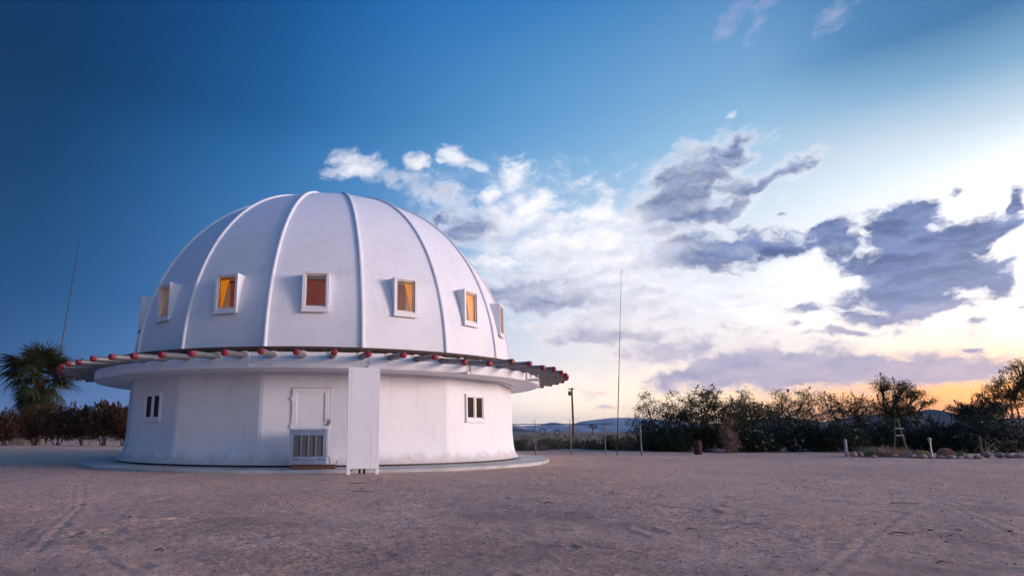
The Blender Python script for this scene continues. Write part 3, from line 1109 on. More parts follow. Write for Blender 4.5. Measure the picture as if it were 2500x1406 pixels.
# plain door with one recessed panel
loc, rot = wloc(-3.9, APO, 0)
D0, D1, DW = .12, 2.13, .50
db_ = MB()
db_.box(-DW, DW, -.03, .008, D0, D1)
door = db_.build('door', M['trim'], bld, loc)
door.rotation_euler = rot
st = MB()
st.box(-DW + .008, -DW + .125, .009, .028, D0 + .01, D1 - .008)
st.box(DW - .125, DW - .008, .009, .028, D0 + .01, D1 - .008)
st.box(-DW + .125, DW - .125, .009, .027, D1 - .12, D1 - .008)
st.box(-DW + .125, DW - .125, .009, .027, 1.08, 1.22)
st.box(-DW + .125, DW - .125, .009, .027, D0 + .01, .3)
link('door_frame', st.mesh('door_frame', M['trim']), door)
sp = MB()
for (xa, xb, za, zb) in ((-DW - .014, -DW, D0, D1), (DW, DW + .014, D0, D1), (-DW - .014, DW + .014, D1, D1 + .014)):
    sp.box(xa, xb, -.03, .0045, za, zb)
link('door_gap', sp.mesh('door_gap', M['gap']), door)
for z in (1.85, 1.12, .4):
    h = MB()
    h.tube([(DW + .01, .03, z - .05), (DW + .01, .03, z + .05)], .012, 8)
    link('hinge', h.mesh('hinge', M['trim']), door)
kn = MB()
kn.tube([(-DW + .04, .028, 1.18), (-DW + .04, .07, 1.18)], [.02, .026], 10)
kn.box(-DW + .0, -DW + .06, .029, .04, 1.13, 1.24)
kn.box(-DW - .05, -DW + .05, .029, .045, 1.27, 1.30)
kn.tube([(-DW - .03, .05, 1.27), (-DW - .03, .05, 1.19)], .018, 8)
link('door_handle', kn.mesh('door_handle', M['galv']), door)

# ------------------------------------------------------------------ things by the wall
# evaporative cooler: local x to the left of the picture is +x (frame faces outwards)
cl_loc, cl_rot = wloc(-3.35, 7.42, 0)
cl_loc = (BX + cl_loc[0], BY + cl_loc[1], .075)
cooler = thing('swamp_cooler', 'boxy white louvered evaporative cooler standing on wood blocks below the door', 'cooler', cl_loc, cl_rot[2])
CW, CD, CZ0, CZ1 = .44, .36, .115, .97
c_ = MB()
c_.box(-CW, CW, -CD, CD - .03, CZ0 + .1, CZ1 - .05)
bevel(c_.build('cabinet', M['cooler'], cooler), .008)
c_ = MB()
c_.box(-CW - .02, CW + .02, -CD - .02, CD + .012, CZ1 - .05, CZ1)
c_.box(-CW - .012, CW + .012, -CD - .01, CD + .004, CZ1 - .095, CZ1 - .052)
bevel(c_.build('lid', M['cooler'], cooler), .006)
c_ = MB()
c_.box(-CW - .014, CW + .014, -CD - .01, CD + .01, CZ0, CZ0 + .1)
bevel(c_.build('water_pan', M['cooler'], cooler), .006)
fz0, fz1 = CZ0 + .13, CZ1 - .11
c_ = MB()
for xa, xb, za, zb in ((-CW, -CW + .085, fz0 - .025, fz1 + .01), (CW - .085, CW, fz0 - .025, fz1 + .01), (-CW + .085, CW - .085, fz1 - .04, fz1 + .01), (-CW + .085, CW - .085, fz0 - .025, fz0 + .065)):
    c_.box(xa, xb, CD - .03, CD, za, zb)
c_.build('grille_frame', M['cooler'], cooler)
c_ = MB()
c_.box(-CW + .085, CW - .085, CD - .0295, CD - .026, fz0 + .065, fz1 - .04)
c_.build('filter_pad', noisy('dark_filter', (.05, .045, .04), (.08, .07, .06), 20, .9), cooler)
inner = 2 * (CW - .085)
cw = inner / 4
for i in range(3):
    mu = MB()
    xx = -CW + .085 + cw * (i + 1)
    mu.box(xx - .011, xx + .011, CD - .024, CD + .001, fz0 + .065, fz1 - .04)
    mu.build('mullion', M['cooler'], cooler)
sl_ = MB()
sl_.add([(-cw / 2 + .011, .0, 0), (cw / 2 - .011, .0, 0), (cw / 2 - .011, .016, -.016), (-cw / 2 + .011, .016, -.016),
         (-cw / 2 + .011, .0, .003), (cw / 2 - .011, .0, .003), (cw / 2 - .011, .016, -.013), (-cw / 2 + .011, .016, -.013)],
        [(0, 1, 2, 3), (7, 6, 5, 4), (3, 2, 6, 7), (0, 4, 5, 1)])
slat_me = sl_.mesh('slat', M['louver'])
NS = 20
for i in range(4):
    for j in range(NS):
        z = fz0 + .078 + (fz1 - .04 - fz0 - .075) * (j + .5) / NS
        link('slat', slat_me, cooler, (-CW + .085 + cw * (i + .5), CD - .022, z))
for sx in (-1, 1):
    c_ = MB()
    c_.box(sx * .27 - .055, sx * .27 + .055, CD - .001, CD + .002, fz0 - .008, fz0 + .004)
    c_.build('drain_slot', M['black'], cooler)
c_ = MB()       # louvers on the side that faces the sunset
for j in range(18):
    z = fz0 + .06 + .58 * j / 18
    c_.box(-CW - .012, -CW - .002, -.12, .2, z, z + .012)
c_.build('side_louver', M['louver'], cooler)
c_ = MB()
c_.tube([(-CW - .03, .2, .32), (-CW - .09, .22, .2), (-CW - .06, .1, .06), (-CW - .22, .0, .02), (-CW - .25, -.2, .18)], .009, 6)
c_.build('water_hose', M['rust'], cooler)


def block(label, x, y, w, d_, hgt, rz):
    o = MB()
    o.box(-w / 2, w / 2, -d_ / 2, d_ / 2, 0, hgt)
    q = cooler.matrix_basis @ Vector((x, y, 0))
    ob = bevel(o.build('timber_block', M['rustwood'], None, (q.x, q.y, .076), cl_rot[2] + rz), .006)
    tag(ob, label, 'block', 'timber blocks under the cooler')
    return ob


block('long brown timber block under the front of the evaporative cooler', .04, .25, .80, .12, .112, .02)
block('brown timber block sticking out beside the evaporative cooler towards the board', -.50, .08, .34, .14, .10, -.06)

# white panel on short legs, just in front of the apron
PB_ = at(885, 1158, 14.62)
panel = thing('signboard', 'tall narrow white board on short legs standing before the wall', 'board', (PB_.x, 14.62, gz(PB_.x, 14.62)), radians(12))
p_ = MB()
p_.box(-.375, .375, -.02, .02, .125, 2.47)
bevel(p_.build('board', M['board'], panel), .006)
for sx in (-1, 1):
    l_ = MB()
    l_.box(sx * .33 - .042, sx * .33 + .042, -.021, .065, -.02, .124)
    bevel(l_.build('leg', M['board'], panel), .005)
l_ = MB()
l_.box(-.36, .36, .022, .06, 2.3, 2.4)
l_.box(-.36, .36, .022, .06, .3, .4)
l_.build('batten', M['board'], panel)
for bx_, bz_ in ((-.3, 2.36), (.3, 2.36), (.12, 2.18), (-.3, .34), (.3, .34)):
    l_ = MB()
    l_.tube([(bx_, -.019, bz_), (bx_, -.026, bz_)], .010, 8)
    l_.build('bolt', M['galv'], panel)
sp_ = thing('standpipe', 'dark upright pipes behind the foot of the white board', 'pipe', (PB_.x - .02, 14.62 + .30, .0))
for dx_, rr_, hh_ in ((-.08, .03, .5), (.03, .035, .45)):
    l_ = MB()
    l_.tube([(dx_, 0, -.02), (dx_, 0, hh_)], rr_, 10)
    l_.build('pipe', M['dark'], sp_)
l_ = MB()
l_.tube([(-.38, .05, .01), (-.25, .02, .10), (-.12, .0, .22)], .012, 6)
l_.build('hose', M['rust'], sp_)

# small vane standing on the rim at the left
v0 = at(200, 876, 21.2)
vane = thing('rim_vane', 'small dark cross-shaped vane standing on the left rim', 'vane', (v0.x, v0.y, 3.1))
v_ = MB()
v_.tube([(0, 0, -.1), (0, 0, .42)], .014, 8)
v_.build('stem', M['dark'], vane)
v_ = MB()
v_.tube([(-.10, 0, .30), (0, 0, .335), (.10, 0, .32)], [.01, .03, .01], 8)
v_.build('arm', M['dark'], vane)


# ------------------------------------------------------------------ plants
def leaf_quads(cent, size, rg, slim=.45, up=.0, droop=None):
    """one small leaf-shaped quad for every centre"""
    n = len(cent)
    d = rg.normal(size=(n, 3))
    d[:, 2] = d[:, 2] * .8 + up
    d /= np.linalg.norm(d, axis=1)[:, None]
    o = rg.normal(size=(n, 3))
    o -= d * (o * d).sum(1)[:, None]
    o /= np.linalg.norm(o, axis=1)[:, None]
    s = size * rg.uniform(.6, 1.4, n)[:, None]
    a = cent - d * s * .5
    c = cent + d * s * .5
    bb = cent + o * s * slim * .5
    dd = cent - o * s * slim * .5
    V = np.stack([a, bb, c, dd], 1).reshape(-1, 3)
    Q_ = np.arange(4 * n).reshape(-1, 4)
    return V, Q_


def plant(name, label, cat, base, lobes, leaf, mat, n_clump, per, spread, seed, stems=5, trunk_r=.07, group=None, slim=.45, shoots=0, shoot_len=.8,
          part='crown', stem_part='trunk', bark='bark', flowers=0, up=0., inner=.55, fork=.25):
    """lobes: (dx, dy, z, rx, ry, rz) ellipsoids above the base; leaves gather in clumps on real branches"""
    rg = np.random.default_rng(seed)
    root = thing(name, label, cat, base, 0, group)
    vol = np.array([l[3] * l[4] * l[5] for l in lobes]) ** .75
    pick = rg.choice(len(lobes), n_clump, p=vol / vol.sum())
    L = np.array(lobes)[pick]
    d = rg.normal(size=(n_clump, 3))
    d /= np.linalg.norm(d, axis=1)[:, None]
    rad = inner + (1 - inner) * rg.random(n_clump) ** .6
    rad *= 1 + .17 * rg.normal(size=n_clump) * (d[:, 2] > -.2)
    cl = L[:, :3] + d * rad[:, None] * L[:, 3:6]
    cl[:, 2] = np.maximum(cl[:, 2], .08)
    tr = MB()
    lob = [Vector(l[:3]) for l in lobes]
    H = max(l.z for l in lob)
    forkp = Vector((rg.normal() * .05, rg.normal() * .05, H * fork))
    for i in range(stems):
        l = lob[i % len(lob)]
        tip = l + Vector(rg.normal(size=3) * .15)
        b0 = Vector((rg.normal() * .10 * stems ** .5 * .4, rg.normal() * .10 * stems ** .5 * .4, -.05))
        mid = b0.lerp(tip, .5) + Vector((rg.normal() * .12, rg.normal() * .12, .05))
        tr.tube([b0, b0.lerp(mid, .5) + Vector((0, 0, .05)), mid, tip], [trunk_r, trunk_r * .8, trunk_r * .6, trunk_r * .22], 6, False)
    # branches to clumps
    nb = min(n_clump, 70)
    for i in rg.choice(n_clump, nb, replace=False):
        c = Vector(cl[i])
        l = lob[pick[i]]
        tr.tube([l.lerp(forkp, .35), l.lerp(c, .45) + Vector(rg.normal(size=3) * .05), c], [trunk_r * .32, trunk_r * .2, .004], 4, False)
    pts = []
    for i in range(n_clump):
        k = int(per * rg.uniform(.5, 1.5))
        s = spread * rg.uniform(.6, 1.3)
        pts.append(cl[i] + rg.normal(size=(k, 3)) * s * np.array([1, 1, .8]))
    # wispy shoots that break the outline
    for _ in range(shoots):
        i = rg.integers(n_clump)
        l = L[i]
        c = Vector((l[0] + rg.uniform(-.8, .8) * l[3], l[1] + rg.uniform(-.5, .5) * l[4], l[2] + l[5] * rg.uniform(.5, .9)))
        ln = shoot_len * rg.uniform(.5, 1.3)
        e = c + Vector((rg.normal() * .35 * ln, rg.normal() * .3 * ln, ln))
        tr.tube([c, c.lerp(e, .5) + Vector((rg.normal() * .05, 0, 0)), e], [.012, .008, .003], 4, False)
        k = int(per * 1.1)
        u = rg.random(k) ** .8
        pts.append(np.array(c)[None] + u[:, None] * np.array(e - c)[None] + rg.normal(size=(k, 3)) * spread * .38 * (1.15 - u)[:, None])
    P = np.concatenate(pts)
    P[:, 2] = np.maximum(P[:, 2], .03)
    V, Q_ = leaf_quads(P, leaf, rg, slim, up)
    tr.build(stem_part, M[bark], root, smooth=True)
    link(part, np_mesh(part, V, Q_, M[mat]), root)
    if flowers:
        fl = []
        for _ in range(flowers):
            i = rg.integers(n_clump)
            q = cl[i] + np.array([0, -1, .4]) * spread * rg.uniform(.5, 1.2)
            fl.append(q + rg.normal(size=(9, 3)) * .035)
        V, Q_ = leaf_quads(np.concatenate(fl), .06, rg, .9)
        link('blossom', np_mesh('blossom', V, Q_, M['flower']), root)
    return root


def gp(px, Y):
    x = gx(px, Y)
    return (x, Y, gz(x, Y))


def zpx(py, Y):
    return at(1250, py, Y).z


def lob(px, py, rx, ry, Y, base, dy=0., ryy=None):
    """a lobe centred on a picture point at depth Y, sizes in picture pixels"""
    p = at(px, py, Y + dy)
    k = (Y + dy) / 1530
    return (p.x - base[0], dy, p.z - base[2], rx * k, ryy or rx * k * .8, ry * k)


TG = 'trees along the right edge of the yard'
# airy grey-green tamarisk nearest the mast
Y = 33.0
b0 = gp(1610, Y)
plant('tamarisk_tree', 'grey-green wispy tree beside the tall mast, leftmost of the row', 'tree', b0,
      [lob(1600, 1030, 62, 52, Y, b0), lob(1575, 1062, 45, 36, Y, b0), lob(1640, 1000, 42, 38, Y, b0), lob(1577, 985, 20, 22, Y, b0), lob(1655, 1045, 45, 50, Y, b0), lob(1610, 1075, 66, 28, Y, b0)],
      .075, 'leaf_tamarisk', 420, 44, .14, 21, 6, .06, TG, .45, 10, .35)
Y = 32.0
b0 = gp(1712, Y)
plant('mesquite_tree', 'dense green tree with a bird on top behind the rusty drum', 'tree', b0,
      [lob(1720, 1020, 70, 62, Y, b0), lob(1690, 1050, 50, 48, Y, b0), lob(1765, 1040, 60, 58, Y, b0), lob(1730, 1070, 60, 34, Y, b0), lob(1725, 975, 40, 28, Y, b0), lob(1800, 1000, 38, 30, Y, b0)],
      .075, 'leaf_mesquite', 620, 46, .13, 22, 6, .08, TG, .5, 10, .32)
Y = 37.0
b0 = gp(1815, Y)
plant('mesquite_tree', 'green tree with a narrow pointed top right of the bird tree', 'tree', b0,
      [lob(1812, 1010, 42, 40, Y, b0), lob(1816, 965, 17, 22, Y, b0), lob(1845, 1012, 40, 30, Y, b0), lob(1820, 1045, 55, 30, Y, b0)],
      .085, 'leaf_mesquite', 300, 40, .15, 23, 5, .07, TG, .5, 6, .35)
Y = 44.0
b0 = gp(1925, Y)
plant('tamarisk_tree', 'thin see-through tree with twin tufts against the orange glow', 'tree', b0,
      [lob(1905, 972, 30, 22, Y, b0), lob(1930, 1002, 62, 34, Y, b0), lob(1880, 1018, 50, 26, Y, b0), lob(1975, 1018, 50, 24, Y, b0), lob(1968, 970, 26, 22, Y, b0), lob(1885, 1000, 30, 22, Y, b0), lob(1995, 985, 24, 22, Y, b0)],
      .085, 'leaf_tamarisk', 360, 38, .15, 24, 6, .07, TG, .45, 10, .4, inner=.3)
Y = 46.0
b0 = gp(2060, Y)
plant('tamarisk_tree', 'low lacy bush-like tree glowing orange through its twigs', 'tree', b0,
      [lob(2025, 985, 28, 24, Y, b0), lob(2060, 992, 46, 28, Y, b0), lob(2040, 1014, 50, 22, Y, b0), lob(2105, 1012, 44, 22, Y, b0), lob(2100, 990, 40, 26, Y, b0), lob(2005, 965, 16, 14, Y, b0)],
      .085, 'leaf_tamarisk', 320, 36, .16, 25, 7, .06, TG, .45, 8, .4, inner=.25)
Y = 40.0
b0 = gp(2190, Y)
plant('mesquite_tree', 'taller dark tree with a leaning plume above the wooden tripod', 'tree', b0,
      [lob(2190, 955, 42, 28, Y, b0), lob(2150, 940, 18, 26, Y, b0), lob(2175, 995, 55, 24, Y, b0), lob(2235, 965, 24, 16, Y, b0), lob(2265, 985, 22, 12, Y, b0), lob(2200, 1010, 44, 18, Y, b0)],
      .085, 'leaf_mesquite', 420, 40, .14, 26, 6, .08, TG, .45, 10, .4, inner=.35)
Y = 34.0
b0 = gp(2500, Y)
plant('acacia_tree', 'big dark open-branched tree at the right edge of the picture', 'tree', b0,
      [lob(2470, 945, 55, 34, Y, b0), lob(2500, 900, 45, 28, Y, b0), lob(2420, 960, 38, 20, Y, b0), lob(2440, 985, 50, 20, Y, b0), lob(2530, 960, 60, 40, Y, b0)],
      .070, 'leaf_mesquite', 520, 40, .11, 27, 6, .09, TG, .45, 8, .35, inner=.3)
Y = 33.5
b0 = gp(2385, Y)
plant('mesquite_tree', 'low rounded dark tree left of the big open-branched tree', 'tree', b0,
      [lob(2370, 1010, 45, 26, Y, b0), lob(2340, 1000, 25, 16, Y, b0), lob(2410, 1000, 40, 24, Y, b0)],
      .08, 'leaf_dark', 260, 44, .12, 28, 5, .06, TG, .4, 10, .3)

OG = 'dark oleander hedge shrubs'
for i, (px, w, top, Y, lab, fl) in enumerate([
        (1640, 48, 1044, 31.5, 'dark round oleander shrub left of the rusty drum', 0),
        (1830, 60, 1042, 31.5, 'dark oleander shrub with pale blossoms right of the pink dead bush', 26),
        (1935, 72, 1020, 32.0, 'wide tall dark oleander shrub, second right of the dead bush', 6),
        (2045, 64, 1036, 31.0, 'dark oleander shrub behind the white marker post', 8),
        (2140, 64, 1022, 31.5, 'dark oleander shrub with white blossoms left of the tripod', 16),
        (2250, 64, 1014, 31.5, 'dark oleander shrub right of the wooden tripod', 5),
        (2350, 62, 1030, 30.5, 'dark oleander shrub behind the second barrel cactus', 2),
        (2450, 80, 1004, 30.5, 'dark oleander shrub filling the right edge of the picture', 0)]):
    b0 = gp(px, Y)
    top_h = zpx(top, Y)
    rx = w * Y / 1530
    plant('oleander_shrub', lab, 'shrub', b0,
          [(0, 0, top_h * .50, rx, rx * .8, top_h * .52), (-rx * .55, .2, top_h * .38, rx * .6, rx * .6, top_h * .40), (rx * .55, .1, top_h * .40, rx * .6, rx * .6, top_h * .42)],
          .10, 'leaf_dark', 330, 50, .12, 40 + i, 6, .035, OG, .3, 10, .3, part='foliage', stem_part='stem', flowers=fl, up=.3)

b0 = gp(1779, 30.6)
plant('dead_bush', 'pinkish dead twiggy bush between two dark oleanders', 'bush', b0,
      [(0, 0, .95, .42, .35, .6), (.1, 0, .4, .3, .3, .35)], .12, 'leaf_dry', 60, 34, .12, 61, 9, .02, None, .12, 14, .4, part='twigs', stem_part='stem', up=.6)

# desert scrub just past the fence
SG = 'creosote bushes past the fence'
scrub_labels = ['greyish round bush next to the white wall, past the fence', 'low brown bush behind the first fence post', 'dark low bush under the two metal hoops',
                'leafy green bush left of the telephone pole foot', 'dark bush at the foot of the telephone pole', 'low olive bush right of the telephone pole',
                'broad dark bush left of the slanting-topped fence post', 'tall pale green bush behind the slanting-topped fence post', 'grey-green bush left of the tall mast',
                'green bush right of the tall mast foot', 'pale dry bush between the mast and the last fence post', 'rounded tan bush behind the last fence post',
                'greenish bush seen far back behind the hoops', 'small bush far back near the wall edge']
for i, (px, top, w, Y, mt) in enumerate([(1262, 1083, 22, 35, 'leaf_scrub'), (1300, 1082, 34, 35, 'leaf_dry'), (1340, 1084, 30, 36, 'leaf_scrub'), (1372, 1078, 26, 37, 'leaf_scrub'),
                                         (1400, 1079, 24, 38, 'leaf_scrub'), (1432, 1081, 28, 37, 'leaf_scrub'), (1462, 1080, 36, 35, 'leaf_mesquite'), (1492, 1064, 20, 38, 'leaf_green'),
                                         (1500, 1078, 24, 35, 'leaf_scrub'), (1526, 1070, 22, 36, 'leaf_scrub'), (1545, 1082, 26, 34.5, 'leaf_dry'), (1580, 1082, 22, 34.5, 'leaf_dry'),
                                         (1330, 1077, 24, 46, 'leaf_scrub'), (1268, 1077, 24, 48, 'leaf_scrub')]):
    b0 = gp(px, Y)
    hh_ = max(.35, zpx(top, Y))
    rx = w * Y / 1530
    plant('creosote_bush', scrub_labels[i], 'bush', b0, [(0, 0, hh_ * .5, rx, rx, hh_ * .5), (rx * .4, .1, hh_ * .35, rx * .6, rx * .6, hh_ * .4)],
          .075, mt, 70, 40, .11, 80 + i, 7, .012, SG, .35, 12, .22, part='foliage', stem_part='stem', up=.5)

# the far scrub nobody could count
rg = np.random.default_rng(5)
n = 1500
Yd = 50 * (14.0 ** rg.random(n))
Xd = Yd * np.tan(np.radians(rg.uniform(2, 46, n)))
keep = (np.hypot(Xd - 23.4, Yd - 100) > 3)
Xd, Yd = Xd[keep], Yd[keep]
Zd = ground_height(Xd, Yd)
P = []
for x, y, z in zip(Xd, Yd, Zd):
    s = rg.uniform(.2, .6)
    k = 26 if y < 150 else 12
    P.append(np.array([x, y, z + s * .4]) + rg.normal(size=(k, 3)) * np.array([s * .6, s * .6, s * .32]))
P = np.concatenate(P)
V, Q_ = leaf_quads(P, .20, rg, .6, .4)
far_scrub = link('far_scrub', np_mesh('far_scrub', V, Q_, M['leaf_far']))
tag(far_scrub, 'low scrub dotting the desert flat out to the hills', 'scrub', kind='stuff')

# a joshua tree out on the flat
b0 = gp(1449, 150)
jt = thing('joshua_tree', 'small forked spiky tree alone on the desert flat right of the telephone pole', 'tree', b0)
tr = MB()
tr.tube([(0, 0, -.1), (.05, 0, 1.0), (.1, 0, 1.7)], [.16, .13, .11], 7)
heads = [(-.5, 0, 2.4), (.15, .1, 2.7), (.75, -.1, 2.3)]
for h_ in heads:
    tr.tube([(.08, 0, 1.5), (h_[0] * .7, h_[1], h_[2] - .45), h_], [.11, .10, .09], 6)
tr.build('trunk', M['bark'], jt, smooth=True)
P = np.concatenate([np.array(h_)[None] + rg.normal(size=(160, 3)) * .17 for h_ in heads])
V, Q_ = leaf_quads(P, .32, rg, .14)
link('crown', np_mesh('crown', V, Q_, M['leaf_scrub']), jt)

# left side: autumn-coloured vine shrubs and the fan palm
VG = 'reddish brown shrubs of the left hedge'
for i, (px, top, w, Y, lab) in enumerate([
        (10, 1008, 34, 46, 'rust brown shrub at the left edge of the picture beside the stone'),
        (82, 1000, 46, 47, 'dark red shrub right below the fan palm'),
        (140, 996, 44, 46.5, 'brown shrub below the right palm fronds'),
        (200, 990, 42, 46, 'reddish shrub between the palm and the white building'),
        (252, 984, 40, 45, 'tallest reddish shrub of the left hedge, with pale leaf tips'),
        (300, 994, 34, 44.5, 'orange-brown shrub touching the left corner of the white wall')]):
    b0 = gp(px, Y)
    top_h = zpx(top, Y)
    rx = w * Y / 1530
    plant('vine_shrub', lab, 'shrub', b0, [(0, 0, top_h * .60, rx, rx * .7, top_h * .40), (-rx * .5, 0, top_h * .5, rx * .6, rx * .5, top_h * .36), (rx * .5, 0, top_h * .52, rx * .6, rx * .5, top_h * .38)],
          .12, 'leaf_brown', 200, 44, .16, 110 + i, 5, .05, VG, .6, 14, .5, part='foliage', stem_part='stem', flowers=(14 if i in (3, 4) else 0))

pb0 = gp(78, 49.5)
palm = thing('fan_palm', 'shaggy dark green fan palm at the left behind the brown hedge', 'palm', pb0)
palm.scale = (1.22, 1.22, 1.12)
tr = MB()
tr.tube([(0, 0, -.1), (.05, 0, 2.0), (.0, 0, 4.6)], [.45, .36, .32], 12)
tr.build('trunk', M['bark'], palm, smooth=True)


def frond_mesh(seed, stalk, blade, nb=22, droop=.35):
    rg = np.random.default_rng(seed)
    verts, faces = [], []
    # stalk along +x
    w = .03
    verts += [(0, -w, 0), (stalk, -w * .6, .12 * stalk), (stalk, w * .6, .12 * stalk), (0, w, 0)]
    faces.append((0, 1, 2, 3))
    hx, hz = stalk, .12 * stalk
    for k in range(nb):
        a = radians(-115 + 230 * k / (nb - 1) + rg.normal() * 2)
        ln = blade * (1 - .25 * abs(a) / 2) * rg.uniform(.85, 1.1)
        dx_, dy_ = cos(a), sin(a)
        px_, py_ = -sin(a), cos(a)
        o = len(verts)
        bw = .045
        for s, wd in ((.0, .01), (.45, bw), (.8, bw * .6), (1.0, .004)):
            z = hz + .05 * s - droop * s ** 2.2 * ln * rg.uniform(.7, 1.2)
            cx_, cy_ = hx + dx_ * ln * s, dy_ * ln * s
            fold = .25 * wd
            verts.append((cx_ - px_ * wd, cy_ - py_ * wd, z - fold))
            verts.append((cx_ + px_ * wd, cy_ + py_ * wd, z + fold))
        for s in range(3):
            faces.append((o + 2 * s, o + 2 * s + 1, o + 2 * s + 3, o + 2 * s + 2))
    mb = MB()
    mb.add(verts, faces)
    return mb.mesh('frond', M['leaf_palm'])


fr_me = [frond_mesh(i, 1.25, 1.45, 24, .25 + .12 * i) for i in range(4)]
for i in range(84):
    o = link('frond', fr_me[i % 4], palm)
    el_ = [75, 60, 45, 30, 14, 0, -15, -32, -50, -65][i % 10] + random.uniform(-9, 9)
    s = random.uniform(.85, 1.12) * (1.0 if el_ > -20 else .85)
    o.scale = (s, s, s)
    o.location = (random.uniform(-.12, .12), random.uniform(-.12, .12), 4.75 + random.uniform(-.25, .3) - (.5 if el_ < -25 else 0))
    o.rotation_euler = (random.uniform(-.5, .5), -radians(el_), radians(i * 137.5))
for i in range(40):
    o = link('frond', fr_me[i % 4], palm)
    s = random.uniform(.6, .85)
    o.scale = (s, s, s)
    o.location = (random.uniform(-.2, .2), random.uniform(-.2, .2), 4.5 - 1.9 * (i / 40))
    o.rotation_euler = (random.uniform(-.4, .4), radians(random.uniform(28, 74)), radians(i * 137.5))

# ------------------------------------------------------------------ yard furniture on the left
sx_ = gp(45, 46.2)
st_ = thing('stone_block', 'weathered flat-topped stone block on the sand at the far left', 'stone', sx_)
q_ = MB()
q_.add([(-.7, -.4, -.05), (.75, -.45, -.05), (.7, .45, -.05), (-.65, .4, -.05), (-.55, -.3, .52), (.5, -.35, .42), (.55, .3, .40), (-.5, .3, .50)],
       [(0, 3, 2, 1), (4, 5, 6, 7), (0, 1, 5, 4), (1, 2, 6, 5), (2, 3, 7, 6), (3, 0, 4, 7)])
bevel(q_.build('stone', M['stone'], st_), .06, 3)

a0, a1 = at(150, 848, 52.0), at(195, 575, 52.0)
low_ = a0 + (a0 - a1) * (a0.z / (a1.z - a0.z))
an = thing('whip_antenna', 'thin leaning antenna rising behind the fan palm', 'antenna', (low_.x, 52.0, 0))
q_ = MB()
q_.tube([(0, 0, -.1), (a0.x - low_.x, 0, a0.z), (a1.x - low_.x, 0, a1.z)], [.07, .05, .022], 8)
q_.build('mast', M['dark'], an, smooth=True)

# ------------------------------------------------------------------ fence, mast, poles on the right
FY = 27.4
fx0, fx1 = gx(1240, FY), gx(1570, FY)
posts = [(1308, 1.32), (1394, 1.32), (1478, 1.36), (1566, 1.30)]
fence = thing('chain_link_fence', 'low wire fence with thin grey posts beside the white building', 'fence', (gx(1308, FY), FY, 0))
ox = gx(1308, FY)
for i, (px, hgt) in enumerate(posts):
    q_ = MB()
    q_.tube([(0, 0, -.1), (0, 0, hgt)], .026 if i < 3 else .036, 8)
    p_ = q_.build('post', M['fencepost'], fence, (gx(px, FY) - ox, 0, 0))
    if i < 2:
        q_ = MB()
        q_.tube([(0, 0, hgt), (0, 0, hgt + .22)], .010, 6)
        link('post_tip', q_.mesh('post_tip', M['fencepost']), p_)
    if i == 2:
        q_ = MB()
        q_.tube([(0, 0, hgt), (.05, 0, hgt + .14), (.09, 0, hgt + .20)], .012, 6)
        link('post_tip', q_.mesh('post_tip', M['fencepost']), p_)
q_ = MB()
q_.tube([(fx0 - ox, 0, 1.30), (gx(1500, FY) - ox, 0, 1.32)], .018, 6)
q_.build('top_rail', M['dark'], fence)
q_ = MB()
step, Hf = .085, 1.28
x = fx0 - ox
xe = gx(1480, FY) - ox
while x < xe:
    for sgn in (-1, 1):
        xa, xb = x, x + sgn * Hf
        za, zb = .02, Hf
        if sgn > 0 and xb > xe:
            zb = .02 + (xe - xa)
            xb = xe
        if sgn < 0 and xb < fx0 - ox:
            zb = .02 + (xa - (fx0 - ox))
            xb = fx0 - ox
        w = .0013
        q_.add([(xa - w, 0, za), (xa + w, 0, za), (xb + w, 0, zb), (xb - w, 0, zb)], [(0, 1, 2, 3)])
    x += step
ms = q_.build('wire_mesh', M['fencepost'], fence)
ms['kind'] = 'stuff'

for px, py, r_, lab in ((1325.5, 1053, .13, 'larger dark metal hoop hanging on the wire fence, nearer the wall'), (1361, 1056, .115, 'smaller dark metal hoop hanging on the wire fence, nearer the pole')):
    c_ = at(px, py, FY - .04)
    hp = thing('metal_hoop', lab, 'hoop', (c_.x, FY - .04, c_.z), 0, 'metal hoops on the wire fence')
    q_ = MB()
    q_.tube([(r_ * cos(k * pi / 16), 0, r_ * sin(k * pi / 16)) for k in range(33)], .024, 8, False)
    q_.build('rim', M['dark'], hp, smooth=True)
    q_ = MB()
    q_.tube([(0, .01, r_ + .01), (0, .03, 1.30 - c_.z)], .004, 4)
    q_.build('hanging_wire', M['dark'], hp)

mx_ = gx(1506, 27.6)
mt_ = at(1517, 655, 27.6)
mast = thing('tall_mast', 'very tall thin mast at the end of the wire fence', 'mast', (mx_, 27.6, 0))
q_ = MB()
lean_ = (mt_.x - mx_) / mt_.z
q_.tube([(-.1 * lean_, 0, -.1), (3.4 * lean_, 0, 3.4)], .020, 8)
q_.build('lower_pole', M['dark'], mast, smooth=True)
q_ = MB()
q_.tube([(3.3 * lean_, 0, 3.3), (5.8 * lean_, 0, 5.8), (mt_.x - mx_, 0, mt_.z)], [.015, .011, .007], 8)
q_.build('upper_whip', M['dark'], mast, smooth=True)

